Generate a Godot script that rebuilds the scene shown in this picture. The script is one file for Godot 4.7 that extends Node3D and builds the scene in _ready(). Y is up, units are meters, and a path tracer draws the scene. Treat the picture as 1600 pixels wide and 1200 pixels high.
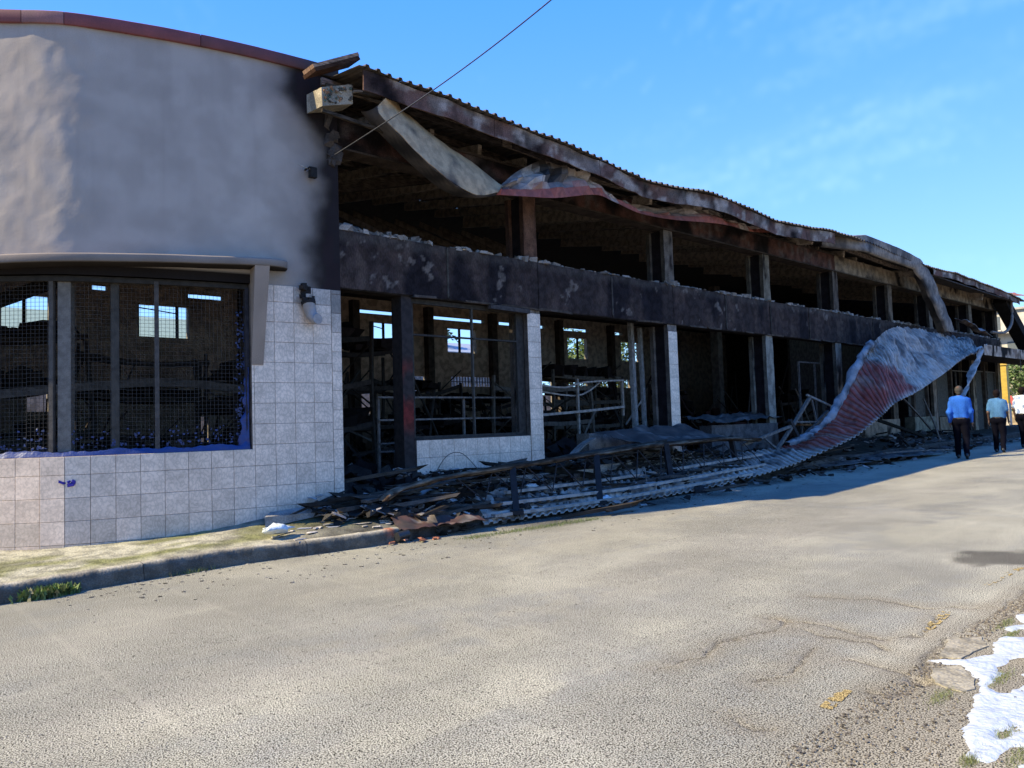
extends Node3D
# A burnt-out shop hall on a sunny street. World axes: x runs along the hall's front, z points out to the street, y is up. Metres.

class G:
	var v := PackedVector3Array()
	var n := PackedVector3Array()
	var k := PackedColorArray()
	var i := PackedInt32Array()
	var c := Color(1, 1, 1)
	func tri(a: Vector3, b: Vector3, d: Vector3) -> void:
		var m := (b - a).cross(d - a).normalized()
		var s := v.size()
		v.append(a); v.append(b); v.append(d)
		for q in 3:
			n.append(m); k.append(c)
		i.append(s); i.append(s + 2); i.append(s + 1)
	func quad(a: Vector3, b: Vector3, d: Vector3, e: Vector3) -> void:
		var m := (d - a).cross(e - b).normalized()
		var s := v.size()
		v.append(a); v.append(b); v.append(d); v.append(e)
		for q in 4:
			n.append(m); k.append(c)
		for q in [0, 2, 1, 0, 3, 2]:
			i.append(s + q)
	func corners(p: Array) -> void:   # eight corners: bottom 0-3 counter-clockwise from above, top 4-7
		quad(p[3], p[2], p[1], p[0]); quad(p[4], p[5], p[6], p[7])
		for q in 4:
			var r := (q + 1) % 4
			quad(p[q], p[r], p[r + 4], p[q + 4])
	func box(at: Vector3, size: Vector3, b := Basis()) -> void:
		var h := size * 0.5
		var p := []
		for y in [-1, 1]:
			for w in [[-1, 1], [1, 1], [1, -1], [-1, -1]]:
				p.append(at + b * Vector3(w[0] * h.x, y * h.y, w[1] * h.z))
		corners(p)
	func span(x0: float, x1: float, y0: float, y1: float, z0: float, z1: float) -> void:
		box(Vector3((x0 + x1) / 2, (y0 + y1) / 2, (z0 + z1) / 2), Vector3(x1 - x0, y1 - y0, z1 - z0))
	func chunk(at: Vector3, size: Vector3, b: Basis, rng: RandomNumberGenerator, jit := 0.3) -> void:
		var p := []
		for y in [-1, 1]:
			for w in [[-1, 1], [1, 1], [1, -1], [-1, -1]]:
				var q := Vector3(w[0], y, w[1]) * 0.5
				q += Vector3(rng.randf_range(-jit, jit), rng.randf_range(-jit, jit), rng.randf_range(-jit, jit)) * 0.5
				p.append(at + b * (q * size))
		corners(p)
	func bar(a: Vector3, b: Vector3, w: float, h: float, up := Vector3.UP) -> void:
		var d := (b - a).normalized()
		if absf(d.dot(up)) > 0.98:
			up = Vector3.BACK
		var s := d.cross(up).normalized()
		var u := s.cross(d)
		box((a + b) * 0.5, Vector3((b - a).length(), h, w), Basis(d, u, s))
	func path(pts: Array, w: float, h: float, up := Vector3.UP) -> void:
		for q in pts.size() - 1:
			bar(pts[q], pts[q + 1], w, h, up)
	func grid(P: Array, C: Array = [], closed := false, flip := false) -> void:   # rows of points; outside where (next in row) x (next row) points
		var R := P.size()
		var W: int = P[0].size()
		var s := v.size()
		for r in R:
			for q in W:
				var du: Vector3
				if closed:
					du = P[r][(q + 1) % (W - 1)] - P[r][(q - 1 + W - 1) % (W - 1)]
				else:
					du = P[r][mini(q + 1, W - 1)] - P[r][maxi(q - 1, 0)]
				var dv: Vector3 = P[mini(r + 1, R - 1)][q] - P[maxi(r - 1, 0)][q]
				var m := du.cross(dv).normalized()
				v.append(P[r][q]); n.append(-m if flip else m)
				k.append(C[r][q] if C.size() else c)
		for r in R - 1:
			for q in W - 1:
				var a := s + r * W + q
				var ring := [a, a + W, a + W + 1, a, a + W + 1, a + 1]
				if flip:
					ring.reverse()
				for t in ring:
					i.append(t)
	func sheet(P: Array, t: float, C: Array = []) -> void:   # a grid with thickness t and closed rims
		var R := P.size()
		var W: int = P[0].size()
		var B := []
		for r in R:
			var row := PackedVector3Array()
			for q in W:
				var du: Vector3 = P[r][mini(q + 1, W - 1)] - P[r][maxi(q - 1, 0)]
				var dv: Vector3 = P[mini(r + 1, R - 1)][q] - P[maxi(r - 1, 0)][q]
				row.append(P[r][q] - du.cross(dv).normalized() * t)
			B.append(row)
		grid(P, C)
		grid(B, C, false, true)
		for q in W - 1:
			if C.size(): c = C[0][q]
			quad(P[0][q + 1], P[0][q], B[0][q], B[0][q + 1])
			if C.size(): c = C[R - 1][q]
			quad(P[R - 1][q], P[R - 1][q + 1], B[R - 1][q + 1], B[R - 1][q])
		for r in R - 1:
			if C.size(): c = C[r][0]
			quad(P[r][0], P[r + 1][0], B[r + 1][0], B[r][0])
			if C.size(): c = C[r][W - 1]
			quad(P[r + 1][W - 1], P[r][W - 1], B[r][W - 1], B[r + 1][W - 1])
	func crumple(P: Array, t: float, C: Array) -> void:   # a sheet with hard creases: every facet flat
		for r in P.size() - 1:
			for q in P[0].size() - 1:
				c = C[r][q]
				var a: Vector3 = P[r][q]
				var b: Vector3 = P[r][q + 1]
				var d: Vector3 = P[r + 1][q + 1]
				var e: Vector3 = P[r + 1][q]
				var m := (b - a).cross(e - a).normalized() * t
				if (r + q) % 2:
					tri(a, b, d); tri(a, d, e); tri(a - m, d - m, b - m); tri(a - m, e - m, d - m)
				else:
					tri(a, b, e); tri(b, d, e); tri(a - m, e - m, b - m); tri(b - m, e - m, d - m)
	func tube(pts: Array, r0: float, r1 := -1.0, sides := 6) -> void:
		if r1 < 0: r1 = r0
		var P := []
		for q in pts.size():
			var d: Vector3 = (pts[mini(q + 1, pts.size() - 1)] - pts[maxi(q - 1, 0)]).normalized()
			var a := d.cross(Vector3.UP if absf(d.y) < 0.9 else Vector3.BACK).normalized()
			var b := d.cross(a)
			var r := lerpf(r0, r1, float(q) / maxi(1, pts.size() - 1))
			var row := PackedVector3Array()
			for t in sides + 1:
				var g := TAU * t / sides
				row.append(pts[q] + (a * cos(g) + b * sin(g)) * r)
			P.append(row)
		grid(P, [], true)
		var last := P.size() - 1
		for t in range(1, sides - 1):
			tri(P[0][0], P[0][t + 1], P[0][t]); tri(P[last][0], P[last][t], P[last][t + 1])
	func prism(poly: PackedVector2Array, y0: Callable, t: float) -> void:   # polygon in x, z raised by t above y0(x, z)
		var f := Geometry2D.triangulate_polygon(poly)
		for q in range(0, f.size(), 3):
			var a := []
			for r in 3:
				var p := poly[f[q + r]]
				a.append(Vector3(p.x, y0.call(p.x, p.y) + t, p.y))
			if (a[1] - a[0]).cross(a[2] - a[0]).y > 0: tri(a[0], a[1], a[2])
			else: tri(a[0], a[2], a[1])
		for q in poly.size():
			var p := poly[q]
			var r := poly[(q + 1) % poly.size()]
			var yp: float = y0.call(p.x, p.y)
			var yr: float = y0.call(r.x, r.y)
			quad(Vector3(p.x, yp - 0.01, p.y), Vector3(r.x, yr - 0.01, r.y), Vector3(r.x, yr + t, r.y), Vector3(p.x, yp + t, p.y))
	func mesh() -> ArrayMesh:
		var a := []
		a.resize(Mesh.ARRAY_MAX)
		a[Mesh.ARRAY_VERTEX] = v; a[Mesh.ARRAY_NORMAL] = n; a[Mesh.ARRAY_COLOR] = k; a[Mesh.ARRAY_INDEX] = i
		var m := ArrayMesh.new()
		m.add_surface_from_arrays(Mesh.PRIMITIVE_TRIANGLES, a)
		return m

var M := {}
var rng := RandomNumberGenerator.new()
var taken := {}
var nz := FastNoiseLite.new()

func numbered(p: Node, called: String) -> String:
	var key := str(p.get_instance_id()) + called
	taken[key] = taken.get(key, -1) + 1
	return called if taken[key] == 0 else "%s_%03d" % [called, taken[key]]

func put(called: String, g: Variant, m: Material, parent: Node = self) -> MeshInstance3D:
	var o := MeshInstance3D.new()
	o.name = numbered(parent, called)
	o.mesh = g.mesh() if g is G else g
	o.material_override = m
	parent.add_child(o, true)
	return o

func tag(o: Node, label: String, category: String, group := "") -> Node:
	o.set_meta("label", label); o.set_meta("category", category)
	if group: o.set_meta("group", group)
	return o

func thing(called: String, label: String, category: String, at := Vector3.ZERO, group := "") -> Node3D:
	var o := Node3D.new()
	o.name = numbered(self, called); o.position = at
	add_child(o, true)
	tag(o, label, category, group)
	return o

func struct(called: String, g: Variant, m: Material) -> MeshInstance3D:
	var o := put(called, g, m)
	o.set_meta("kind", "structure")
	return o

func N(x: float, y: float, z := 0.0, f := 1.0) -> float:   # fractal noise about -1..1
	return clampf(nz.get_noise_3d(x * f * 100.0, y * f * 100.0, z * f * 100.0) * 1.9, -1, 1)

func sstep(a: float, b: float, x: float) -> float:
	return smoothstep(a, b, x)

func gr(v: float, warm := 0.0) -> Color:
	return Color(v * (1 + warm), v, v * (1 - warm))

func jit(c: Color, a: float) -> Color:
	var f := 1 + rng.randf_range(-a, a)
	return Color(c.r * f, c.g * f, c.b * f)

func interp(t: Array, x: float) -> float:
	for q in t.size() - 1:
		if x <= t[q + 1][0]:
			return lerpf(t[q][1], t[q + 1][1], clampf((x - t[q][0]) / (t[q + 1][0] - t[q][0]), 0, 1))
	return t[-1][1]

func along(pts: Array, count: int) -> Array:   # smooth curve through points, count samples evenly spaced by parameter
	var out := []
	for q in count:
		var f := float(q) / (count - 1) * (pts.size() - 1)
		var j := mini(int(f), pts.size() - 2)
		var t := f - j
		var a: Vector3 = pts[maxi(j - 1, 0)]
		var d: Vector3 = pts[mini(j + 2, pts.size() - 1)]
		var b: Vector3 = pts[j]
		var e: Vector3 = pts[j + 1]
		out.append(b.cubic_interpolate(e, a, d, t))
	return out

func V(a: Array) -> Array:
	var o := []
	for p in a: o.append(Vector3(p[0], p[1], p[2]))
	return o

func noise_tex(size: int, freq: float, stops: Array, kind := FastNoiseLite.TYPE_SIMPLEX_SMOOTH, octaves := 4, sd := 1, warp := 0.0, ret := -1) -> NoiseTexture2D:
	var f := FastNoiseLite.new()
	f.seed = sd; f.noise_type = kind; f.frequency = freq; f.fractal_octaves = octaves
	if ret >= 0: f.cellular_return_type = ret
	if warp > 0:
		f.domain_warp_enabled = true; f.domain_warp_amplitude = warp; f.domain_warp_frequency = freq * 0.7
	var t := NoiseTexture2D.new()
	t.width = size; t.height = size; t.seamless = true; t.noise = f
	var r := Gradient.new()
	var offs := PackedFloat32Array()
	var cols := PackedColorArray()
	for s in stops:
		offs.append(s[0]); cols.append(s[1] if s[1] is Color else Color(s[1], s[1], s[1]))
	r.offsets = offs; r.colors = cols
	t.color_ramp = r
	return t

func mat(tex: Texture2D, scale: Vector3, rough := 0.9, bump: Texture2D = null, depth := 1.0, metal := 0.0, over: Texture2D = null, over_scale := 0.3, world := false) -> StandardMaterial3D:
	var m := StandardMaterial3D.new()
	m.vertex_color_use_as_albedo = true
	m.roughness = rough; m.metallic = metal
	m.uv1_triplanar = true; m.uv1_scale = scale; m.uv1_world_triplanar = world
	m.albedo_texture = tex
	if bump:
		m.heightmap_enabled = true; m.heightmap_texture = bump; m.heightmap_scale = depth
	if over:
		m.detail_enabled = true; m.detail_blend_mode = BaseMaterial3D.BLEND_MODE_MUL
		m.detail_uv_layer = BaseMaterial3D.DETAIL_UV_2; m.detail_albedo = over
		m.uv2_triplanar = true; m.uv2_scale = Vector3.ONE * over_scale; m.uv2_world_triplanar = world
	return m

# ---- the lie of the land
func gy(x: float) -> float:
	if x < -12: return -0.124
	if x < 16: return 0.02 * (x + 5.8)
	return 0.436 + 0.01 * (minf(x, 40) - 16)

func kz(x: float) -> float:
	return lerpf(1.22, 1.6, sstep(-2.4, -0.2, x))

func py(x: float, z: float) -> float:
	var rise := lerpf(0.10, 0.27, sstep(-3.5, 0, x)) * (1.0 - sstep(20, 30, x) * 0.6)
	return gy(x) + 0.15 + rise * clampf((kz(x) - z) / lerpf(2.6, 1.5, sstep(-3.5, 0, x)), 0, 1)

# ---- the curved front of the corner building, by arc length from the door, leftwards
var arc_at := PackedVector3Array()   # x, z and bearing every 2 cm of wall, from 10 cm right of the corner

func arc_bearing(a: float) -> float:
	return deg_to_rad(3.0 + 18.0 * clampf(a, -0.2, 3.25) / 3.25 + 16.0 * smoothstep(3.15, 3.95, a) + 20.0 * smoothstep(4.2, 9.0, a))

func lay_arc() -> void:
	var p := Vector3(0.1, 0.095, 0)
	for q in 480:
		var t := arc_bearing(-0.1 + q * 0.02)
		arc_at.append(Vector3(p.x, p.y, t))
		p -= Vector3(cos(t), sin(t), 0) * 0.02

func arc(a: float, off := 0.0, y := 0.0) -> Vector3:
	var f := clampf((a + 0.1) / 0.02, 0, 478)
	var p := arc_at[int(f)].lerp(arc_at[int(f) + 1], f - int(f))
	return Vector3(p.x - sin(p.z) * off, y, p.y + cos(p.z) * off)

func arc_basis(a: float) -> Basis:   # x to the right along the wall, y up, z out
	var t := arc_bearing(a)
	return Basis(Vector3(cos(t), 0, sin(t)), Vector3.UP, Vector3(-sin(t), 0, cos(t)))

func _ready() -> void:
	rng.seed = 7
	nz.seed = 3; nz.frequency = 0.01; nz.fractal_octaves = 4
	camera_and_light()
	lay_arc()
	materials()
	ground()
	corner_building()
	burnt_hall()
	fallen_awning()
	awning_ruin()
	inside()
	debris()
	people()
	far_things()
	small_things()

func camera_and_light() -> void:
	var cam := Camera3D.new()
	cam.name = "camera"
	cam.transform = Transform3D(Basis(Vector3(0.737, -0.0322, 0.6753), Vector3(-0.013, 0.998, 0.0618), Vector3(-0.676, -0.0543, 0.735)).orthonormalized(), Vector3(-5.809, 1.6, 10.2))
	cam.fov = 53.05
	cam.near = 0.05; cam.far = 1200
	add_child(cam)
	cam.current = true
	var env := Environment.new()
	var sm := ProceduralSkyMaterial.new()
	sm.sky_top_color = Color(0.20, 0.50, 0.94)
	sm.sky_horizon_color = Color(0.70, 0.89, 1.0)
	sm.sky_curve = 0.17
	sm.sky_energy_multiplier = 0.90
	sm.ground_bottom_color = Color(0.33, 0.31, 0.28)
	sm.ground_horizon_color = Color(0.55, 0.62, 0.66)
	sm.sun_angle_max = 0.0
	sm.sky_cover = clouds()
	sm.sky_cover_modulate = Color(1, 1, 1, 1)
	var sky := Sky.new()
	sky.sky_material = sm
	env.background_mode = Environment.BG_SKY
	env.sky = sky
	env.background_energy_multiplier = 1.0
	env.tonemap_mode = Environment.TONE_MAPPER_LINEAR
	env.tonemap_exposure = 2.2
	env.sdfgi_enabled = true; env.ssao_enabled = true; env.ssil_enabled = true
	var we := WorldEnvironment.new()
	we.name = "sky"
	we.environment = env
	add_child(we)
	var sun := DirectionalLight3D.new()
	sun.name = "sun"
	var el := deg_to_rad(41.0)
	var d := Vector3(0.908 * cos(el), -sin(el), 0.419 * cos(el))
	sun.basis = Basis.looking_at(d, Vector3.UP)
	sun.light_energy = 1.45
	sun.light_color = Color(1.0, 0.945, 0.80)
	sun.light_angular_distance = 0.5
	sun.shadow_enabled = true
	add_child(sun)

func clouds() -> ImageTexture:
	var f := FastNoiseLite.new()
	f.seed = 21; f.frequency = 1.0; f.fractal_octaves = 5
	f.domain_warp_enabled = true; f.domain_warp_amplitude = 0.8; f.domain_warp_frequency = 0.8
	var w := 1024
	var h := 512
	var im := Image.create(w, h, false, Image.FORMAT_RGBA8)
	im.fill(Color(0, 0, 0, 0))
	for y in h / 2:
		var el := PI * (0.5 - float(y) / h)
		for x in w:
			var az := TAU * x / w
			var d := Vector3(cos(el) * cos(az), sin(el), cos(el) * sin(az))
			var p := Vector3(d.x, d.z, 0) / (d.y + 0.12)
			var big := f.get_noise_3d(p.x * 0.55, p.y * 0.55, 4.0)
			var fine := f.get_noise_3d(p.x * 1.1, p.y * 3.2, 2.0)
			var a := clampf((big - 0.2) * 0.6, 0, 1) * clampf(fine * 1.5 + 0.4, 0, 1)
			im.set_pixel(x, y, Color(0.95, 0.97, 1.0, clampf(a * 0.4, 0, 0.08)))
	return ImageTexture.create_from_image(im)

func materials() -> void:
	var grain := noise_tex(512, 0.05, [[0.2, 0.80], [0.8, 1.0]], FastNoiseLite.TYPE_SIMPLEX_SMOOTH, 5, 2)
	var blotch := noise_tex(512, 0.012, [[0.3, 0.80], [0.5, 0.93], [0.7, 1.0]], FastNoiseLite.TYPE_SIMPLEX_SMOOTH, 5, 5, 30)
	var soft := noise_tex(512, 0.008, [[0.25, 0.92], [0.75, 1.0]], FastNoiseLite.TYPE_SIMPLEX_SMOOTH, 3, 8, 20)
	var marble := noise_tex(1024, 0.012, [[0.0, 1.0], [0.36, 0.97], [0.45, 0.82], [0.52, 0.94], [0.60, 0.85], [0.68, 0.98], [1.0, 1.0]], FastNoiseLite.TYPE_SIMPLEX_SMOOTH, 2, 11, 22)
	var bumpy := noise_tex(512, 0.02, [[0.0, 0.0], [1.0, 1.0]], FastNoiseLite.TYPE_SIMPLEX_SMOOTH, 5, 13)
	var stucco := noise_tex(512, 0.12, [[0.0, 0.0], [1.0, 1.0]], FastNoiseLite.TYPE_SIMPLEX_SMOOTH, 3, 29)
	var stones := noise_tex(2048, 0.045, [[0.0, Color(0.16, 0.156, 0.15)], [0.30, Color(0.36, 0.35, 0.33)], [0.43, Color(0.72, 0.70, 0.665)], [0.52, Color(0.90, 0.88, 0.84)], [0.64, Color(1.0, 0.985, 0.95)], [1.0, Color(0.93, 0.91, 0.87)]], FastNoiseLite.TYPE_SIMPLEX, 4, 17)
	var stones_high := noise_tex(2048, 0.045, [[0.0, 0.0], [0.45, 0.8], [1.0, 1.0]], FastNoiseLite.TYPE_SIMPLEX, 4, 17)
	var fibres := noise_tex(512, 0.02, [[0.2, 0.5], [0.5, 0.85], [0.8, 1.0]], FastNoiseLite.TYPE_SIMPLEX_SMOOTH, 4, 23)
	M.plaster = mat(soft, Vector3.ONE * 0.35, 0.92, stucco, 0.10, 0, grain, 4.0)
	M.concrete = mat(grain, Vector3.ONE * 1.2, 0.93, bumpy, 0.5, 0, blotch, 0.5)
	M.soot = mat(grain, Vector3(1.6, 0.5, 1.6), 0.88, bumpy, 0.5, 0, blotch, 0.7)
	M.steel = mat(blotch, Vector3.ONE * 1.3, 0.75, bumpy, 0.15, 0.0, grain, 3.0)
	M.tin = mat(blotch, Vector3.ONE * 0.8, 0.8, bumpy, 0.3, 0.0, grain, 2.5)
	M.wood = mat(fibres, Vector3(0.4, 6, 6), 0.9, fibres, 0.3, 0, blotch, 0.8)
	M.paint = mat(soft, Vector3.ONE * 1.0, 0.55, null, 1.0, 0, grain, 2.0)
	M.cloth = mat(soft, Vector3.ONE * 6.0, 0.95, bumpy, 0.1)
	M.skin = mat(soft, Vector3.ONE * 4.0, 0.6)
	M.plastic = mat(soft, Vector3.ONE * 3.0, 0.45, bumpy, 0.4)
	M.leaf = mat(grain, Vector3.ONE * 2.0, 0.7)
	M.leaf.backlight_enabled = true
	M.leaf.backlight = Color(0.5, 0.55, 0.15)
	M.road = mat(stones, Vector3.ONE * 0.8, 0.92, stones_high, 0.35, 0, soft, 0.11, true)
	M.path = mat(grain, Vector3.ONE * 1.7, 0.95, bumpy, 0.9, 0, blotch, 0.6, true)
	M.foam = mat(soft, Vector3.ONE * 2.0, 0.5, bumpy, 0.8, 0, null, 1, true)
	M.earth = mat(grain, Vector3.ONE * 0.6, 0.95, null, 1.0, 0, blotch, 0.15, true)
	for key in ["plaster", "concrete", "soot", "steel", "tin", "wood"]:
		M[key].albedo_color = Color(1.0, 0.965, 0.925)
	for key in ["cloth", "soot", "wood", "concrete", "plaster", "path", "earth", "road"]:
		M[key].metallic_specular = 0.15
	M.steel.metallic_specular = 0.3
	for q in 4:
		var m := mat(marble, Vector3(1.1, 0.75, 1.1), 0.28, null, 1.0, 0, soft, 0.8, true)
		m.uv1_offset = Vector3(0.13, 0.41, 0.27) * q
		m.vertex_color_use_as_albedo = false
		var f := [1.0, 0.95, 0.90, 0.98][q] as float
		m.albedo_color = Color(0.84 * f, 0.655 * f, 0.505 * f).linear_to_srgb()
		M["tile%d" % q] = m
	for q in 2:
		var m: StandardMaterial3D = M.tile1.duplicate()
		m.albedo_color = [Color(0.50, 0.40, 0.32), Color(0.24, 0.19, 0.155)][q].linear_to_srgb()
		M["tile%d" % (q + 4)] = m
	M.tile6 = M.tile2.duplicate()
	M.tile6.albedo_color = Color(0.64, 0.51, 0.395).linear_to_srgb()

# ---------------------------------------------------------------- ground
func steps(from: float, to: float, fine: Array) -> PackedFloat32Array:   # coordinates with a spacing given by [[upto, step], ...]
	var o := PackedFloat32Array([from])
	var x := from
	for f in fine:
		while x < minf(f[0], to) - 0.001:
			x = minf(x + f[1], f[0])
			o.append(x)
	return o

func dist_path(x: float, z: float, pts: Array) -> float:
	var best := 99.0
	for q in pts.size() - 1:
		var a := Vector2(pts[q][0], pts[q][1])
		var b := Vector2(pts[q + 1][0], pts[q + 1][1])
		var p := Geometry2D.get_closest_point_to_segment(Vector2(x, z), a, b)
		best = minf(best, p.distance_to(Vector2(x, z)))
	return best

const CRACKS := [
	[[-0.50, 7.17], [-0.47, 7.31], [-0.39, 7.44], [-0.44, 7.63], [-0.52, 7.85], [-0.49, 8.0], [-0.37, 8.08], [-0.25, 8.15], [0.26, 8.07]],
	[[-1.07, 7.98], [-1.05, 8.06], [-1.08, 8.23], [-1.1, 8.37]],
	[[-1.5, 8.29], [-1.48, 8.39], [-1.39, 8.47], [-1.3, 8.48], [-1.13, 8.49], [-0.77, 8.34], [-0.08, 8.3], [0.77, 8.37], [1.45, 8.33]],
	[[-1.76, 7.78], [-1.67, 7.79], [-1.5, 7.85], [-0.97, 7.74]],
	[[-2.3, 7.99], [-2.32, 8.09], [-2.28, 8.17]],
	[[-1.9, 7.2], [-1.5, 7.28], [-1.2, 7.2], [-0.8, 7.35], [-0.5, 7.3]],
	[[0.3, 7.1], [0.5, 7.5], [0.45, 7.9], [0.7, 8.2]],
	[[-0.62, 7.5], [-0.7, 7.7], [-0.6, 7.95], [-0.72, 8.1]],
]

func road_y(x: float, z: float) -> float:
	var y := gy(x) + 0.004 * N(x, z, 0, 0.25) + 0.002 * N(x, z, 4, 1.6)
	y += 0.03 * sstep(8.2, 9.4, z)
	if x > -2.6 and x < 1.8 and z > 6.9:
		var wob := 0.03 * N(x, z, 8, 4.0)
		for k in CRACKS:
			var d := dist_path(x + wob, z - wob, k)
			y -= (0.010 + 0.006 * N(x, z, 5, 1.5)) * (1 - sstep(0.0, 0.028, d))
			y -= 0.003 * (1 - sstep(0.03, 0.2, d))
		y -= 0.035 * (1 - sstep(0.03, 0.10, Vector2((x + 1.16), (z - 8.45) * 1.2).length()))
	return y

func ground() -> void:
	# the road: dusty worn asphalt, finely meshed near the camera
	var xs := steps(-11, 70, [[-2.6, 0.075], [2.0, 0.022], [6, 0.075], [14, 0.15], [30, 0.3], [70, 2.0]])
	var zs := steps(1.0, 17, [[6.9, 0.075], [9.3, 0.022], [10, 0.1], [17, 0.7]])
	var P := []
	var C := []
	for z in zs:
		var row := PackedVector3Array()
		var cr := PackedColorArray()
		for x in xs:
			row.append(Vector3(x, road_y(x, z), z))
			var dust := N(x * 0.35, z * 1.2, 2, 0.25)
			var t := sstep(-0.5, 0.6, dust + 0.35 * N(x, z, 6, 1.1))
			var c := Color(0.42, 0.405, 0.345).lerp(Color(0.55, 0.525, 0.425), t)
			var lane := exp(-pow((z - 5.4 - 0.25 * N(x, 0, 1, 0.2)) / 0.55, 2)) + 0.7 * exp(-pow((z - 3.4) / 0.5, 2))
			c = c.lerp(Color(0.43, 0.405, 0.345), clampf(lane * 0.45, 0, 1))
			c = c.lerp(Color(0.38, 0.375, 0.34), 0.6 * sstep(0.05, 0.55, N(x * 0.5, z * 1.5, 31, 0.45)) * sstep(-0.4, 0.3, N(x, z, 37, 2.5)))
			var mott := 1.0 + 0.06 * N(x, z, 44, 5.0)
			c = Color(c.r * mott, c.g * mott, c.b * mott)
			var dirt := sstep(8.1, 8.6, z + 0.15 * N(x, z, 3, 1.0)) 
			c = c.lerp(Color(0.38, 0.33, 0.25), dirt * 0.6)
			if z < 3.0:   # soot and wash-off from the ruin lie along its side of the road
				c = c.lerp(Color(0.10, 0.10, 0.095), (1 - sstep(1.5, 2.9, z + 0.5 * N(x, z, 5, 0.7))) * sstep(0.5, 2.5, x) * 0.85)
			if x > -2.6 and x < 3.6 and z > 6.9:
				var wob := 0.03 * N(x, z, 8, 4.0)
				for k in CRACKS:
					var d := dist_path(x + wob, z - wob, k)
					c = c.lerp(Color(0.13, 0.12, 0.105), (1 - sstep(0.004, maxf(0.012, 0.022 + 0.02 * N(x, z, 6, 1.5)), d)) * 0.9)
					c = c.lerp(Color(0.36, 0.315, 0.24), (1 - sstep(0.02, 0.22, d)) * 0.45)
				c = c.lerp(Color(0.12, 0.11, 0.095), (1 - sstep(0.25, 0.4, Vector2((x - 2.8) * 0.7, z - 7.8).length() + 0.1 * N(x, z, 9, 2.0))) * 0.8)
			cr.append(c)
		P.append(row); C.append(cr)
	var g := G.new()
	g.grid(P, C, false, true)
	struct("road", g, M.road)
	# pavement between the wall and the kerb
	xs = steps(-11, 36, [[2.5, 0.07], [36, 0.35]])
	P = []; C = []
	for q in 46:
		var row := PackedVector3Array()
		var cr := PackedColorArray()
		for x in xs:
			var z := lerpf(-6.0 if x < 0.2 else -0.6, kz(x) - 0.12, pow(q / 45.0, 0.55))
			var y := py(x, z) + 0.008 * N(x, z, 0, 1.4) + 0.004 * N(x, z, 2, 5)
			row.append(Vector3(x, y, z))
			var moss := sstep(0.0, 0.6, N(x * 0.6, z * 1.4, 7, 0.8) + 0.35) * exp(-pow((kz(x) - z - 0.95) / 0.45, 2))
			var c := Color(0.50, 0.455, 0.33).lerp(Color(0.24, 0.235, 0.09), clampf(moss * 2.0, 0, 0.9))
			c = c.lerp(Color(0.20, 0.18, 0.16), sstep(0.2, 0.7, N(x, z, 12, 0.8)) * 0.3)
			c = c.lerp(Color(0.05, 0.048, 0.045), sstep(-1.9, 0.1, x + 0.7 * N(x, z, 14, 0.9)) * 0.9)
			cr.append(c)
		P.append(row); C.append(cr)
	g = G.new()
	g.grid(P, C, false, true)
	struct("pavement", g, M.path)
	# kerb stones
	var kerb := Node3D.new()
	kerb.name = "kerb"
	add_child(kerb)
	kerb.set_meta("kind", "structure")
	var x0 := -10.4
	while x0 < 33:
		var len := 1.83
		P = []; C = []
		var n := 27
		for q in n:
			var x := x0 + 0.003 + (len - 0.006) * q / (n - 1)
			var row := PackedVector3Array()
			var cr := PackedColorArray()
			var z := kz(x)
			for p in [[-0.24, -0.05], [-0.24, 0.165], [-0.12, 0.185], [-0.05, 0.183], [-0.015, 0.165], [0.0, 0.125], [0.006, 0.05], [0.012, -0.05]]:
				var rough := 0.012 * N(x, p[1] * 3, z, 3.0) + 0.006 * N(x, p[1] * 9, 3, 9.0)
				row.append(Vector3(x, gy(x) + p[1] + rough * 0.7, z + p[0] + rough))
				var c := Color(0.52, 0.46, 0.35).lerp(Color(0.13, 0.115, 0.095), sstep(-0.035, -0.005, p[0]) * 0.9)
				c = c.lerp(Color(0.11, 0.10, 0.09), sstep(0.0, 0.6, N(x, p[1] * 2, 2, 1.3)) * 0.5)
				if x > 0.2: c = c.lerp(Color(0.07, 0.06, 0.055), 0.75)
				if x > -0.3 and x < 0.2 and p[1] > 0.1: c = c.lerp(Color(0.40, 0.13, 0.07), sstep(0, 0.5, N(x, z, 6, 4.0)))
				cr.append(c)
			P.append(row); C.append(cr)
		g = G.new()
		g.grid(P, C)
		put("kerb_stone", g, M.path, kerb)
		x0 += len
	# earth far and wide, below everything else
	P = []
	for z in [-400, -120, -60, -30, -14, 0, 14, 30, 100, 400]:
		var row := PackedVector3Array()
		for x in [-400, -100, -30, -12, -6, 0, 8, 16, 28, 40, 80, 160, 400]:
			row.append(Vector3(x, gy(x) - 0.09, z))
		P.append(row)
	g = G.new()
	g.c = Color(0.34, 0.29, 0.20)
	g.grid(P, [], false, true)
	struct("ground", g, M.earth)
	# the hall's concrete floor
	g = G.new()
	g.c = Color(0.20, 0.175, 0.155)
	g.span(-0.02, 33.2, 0.2, 0.60, -14, -0.02)
	g.span(-7.0, -0.02, 0.2, 0.60, -14, -4.2)
	g.span(-4.2, -0.02, 0.2, 0.60, -4.2, -1.6)
	struct("hall_floor", g, M.soot)

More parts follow.
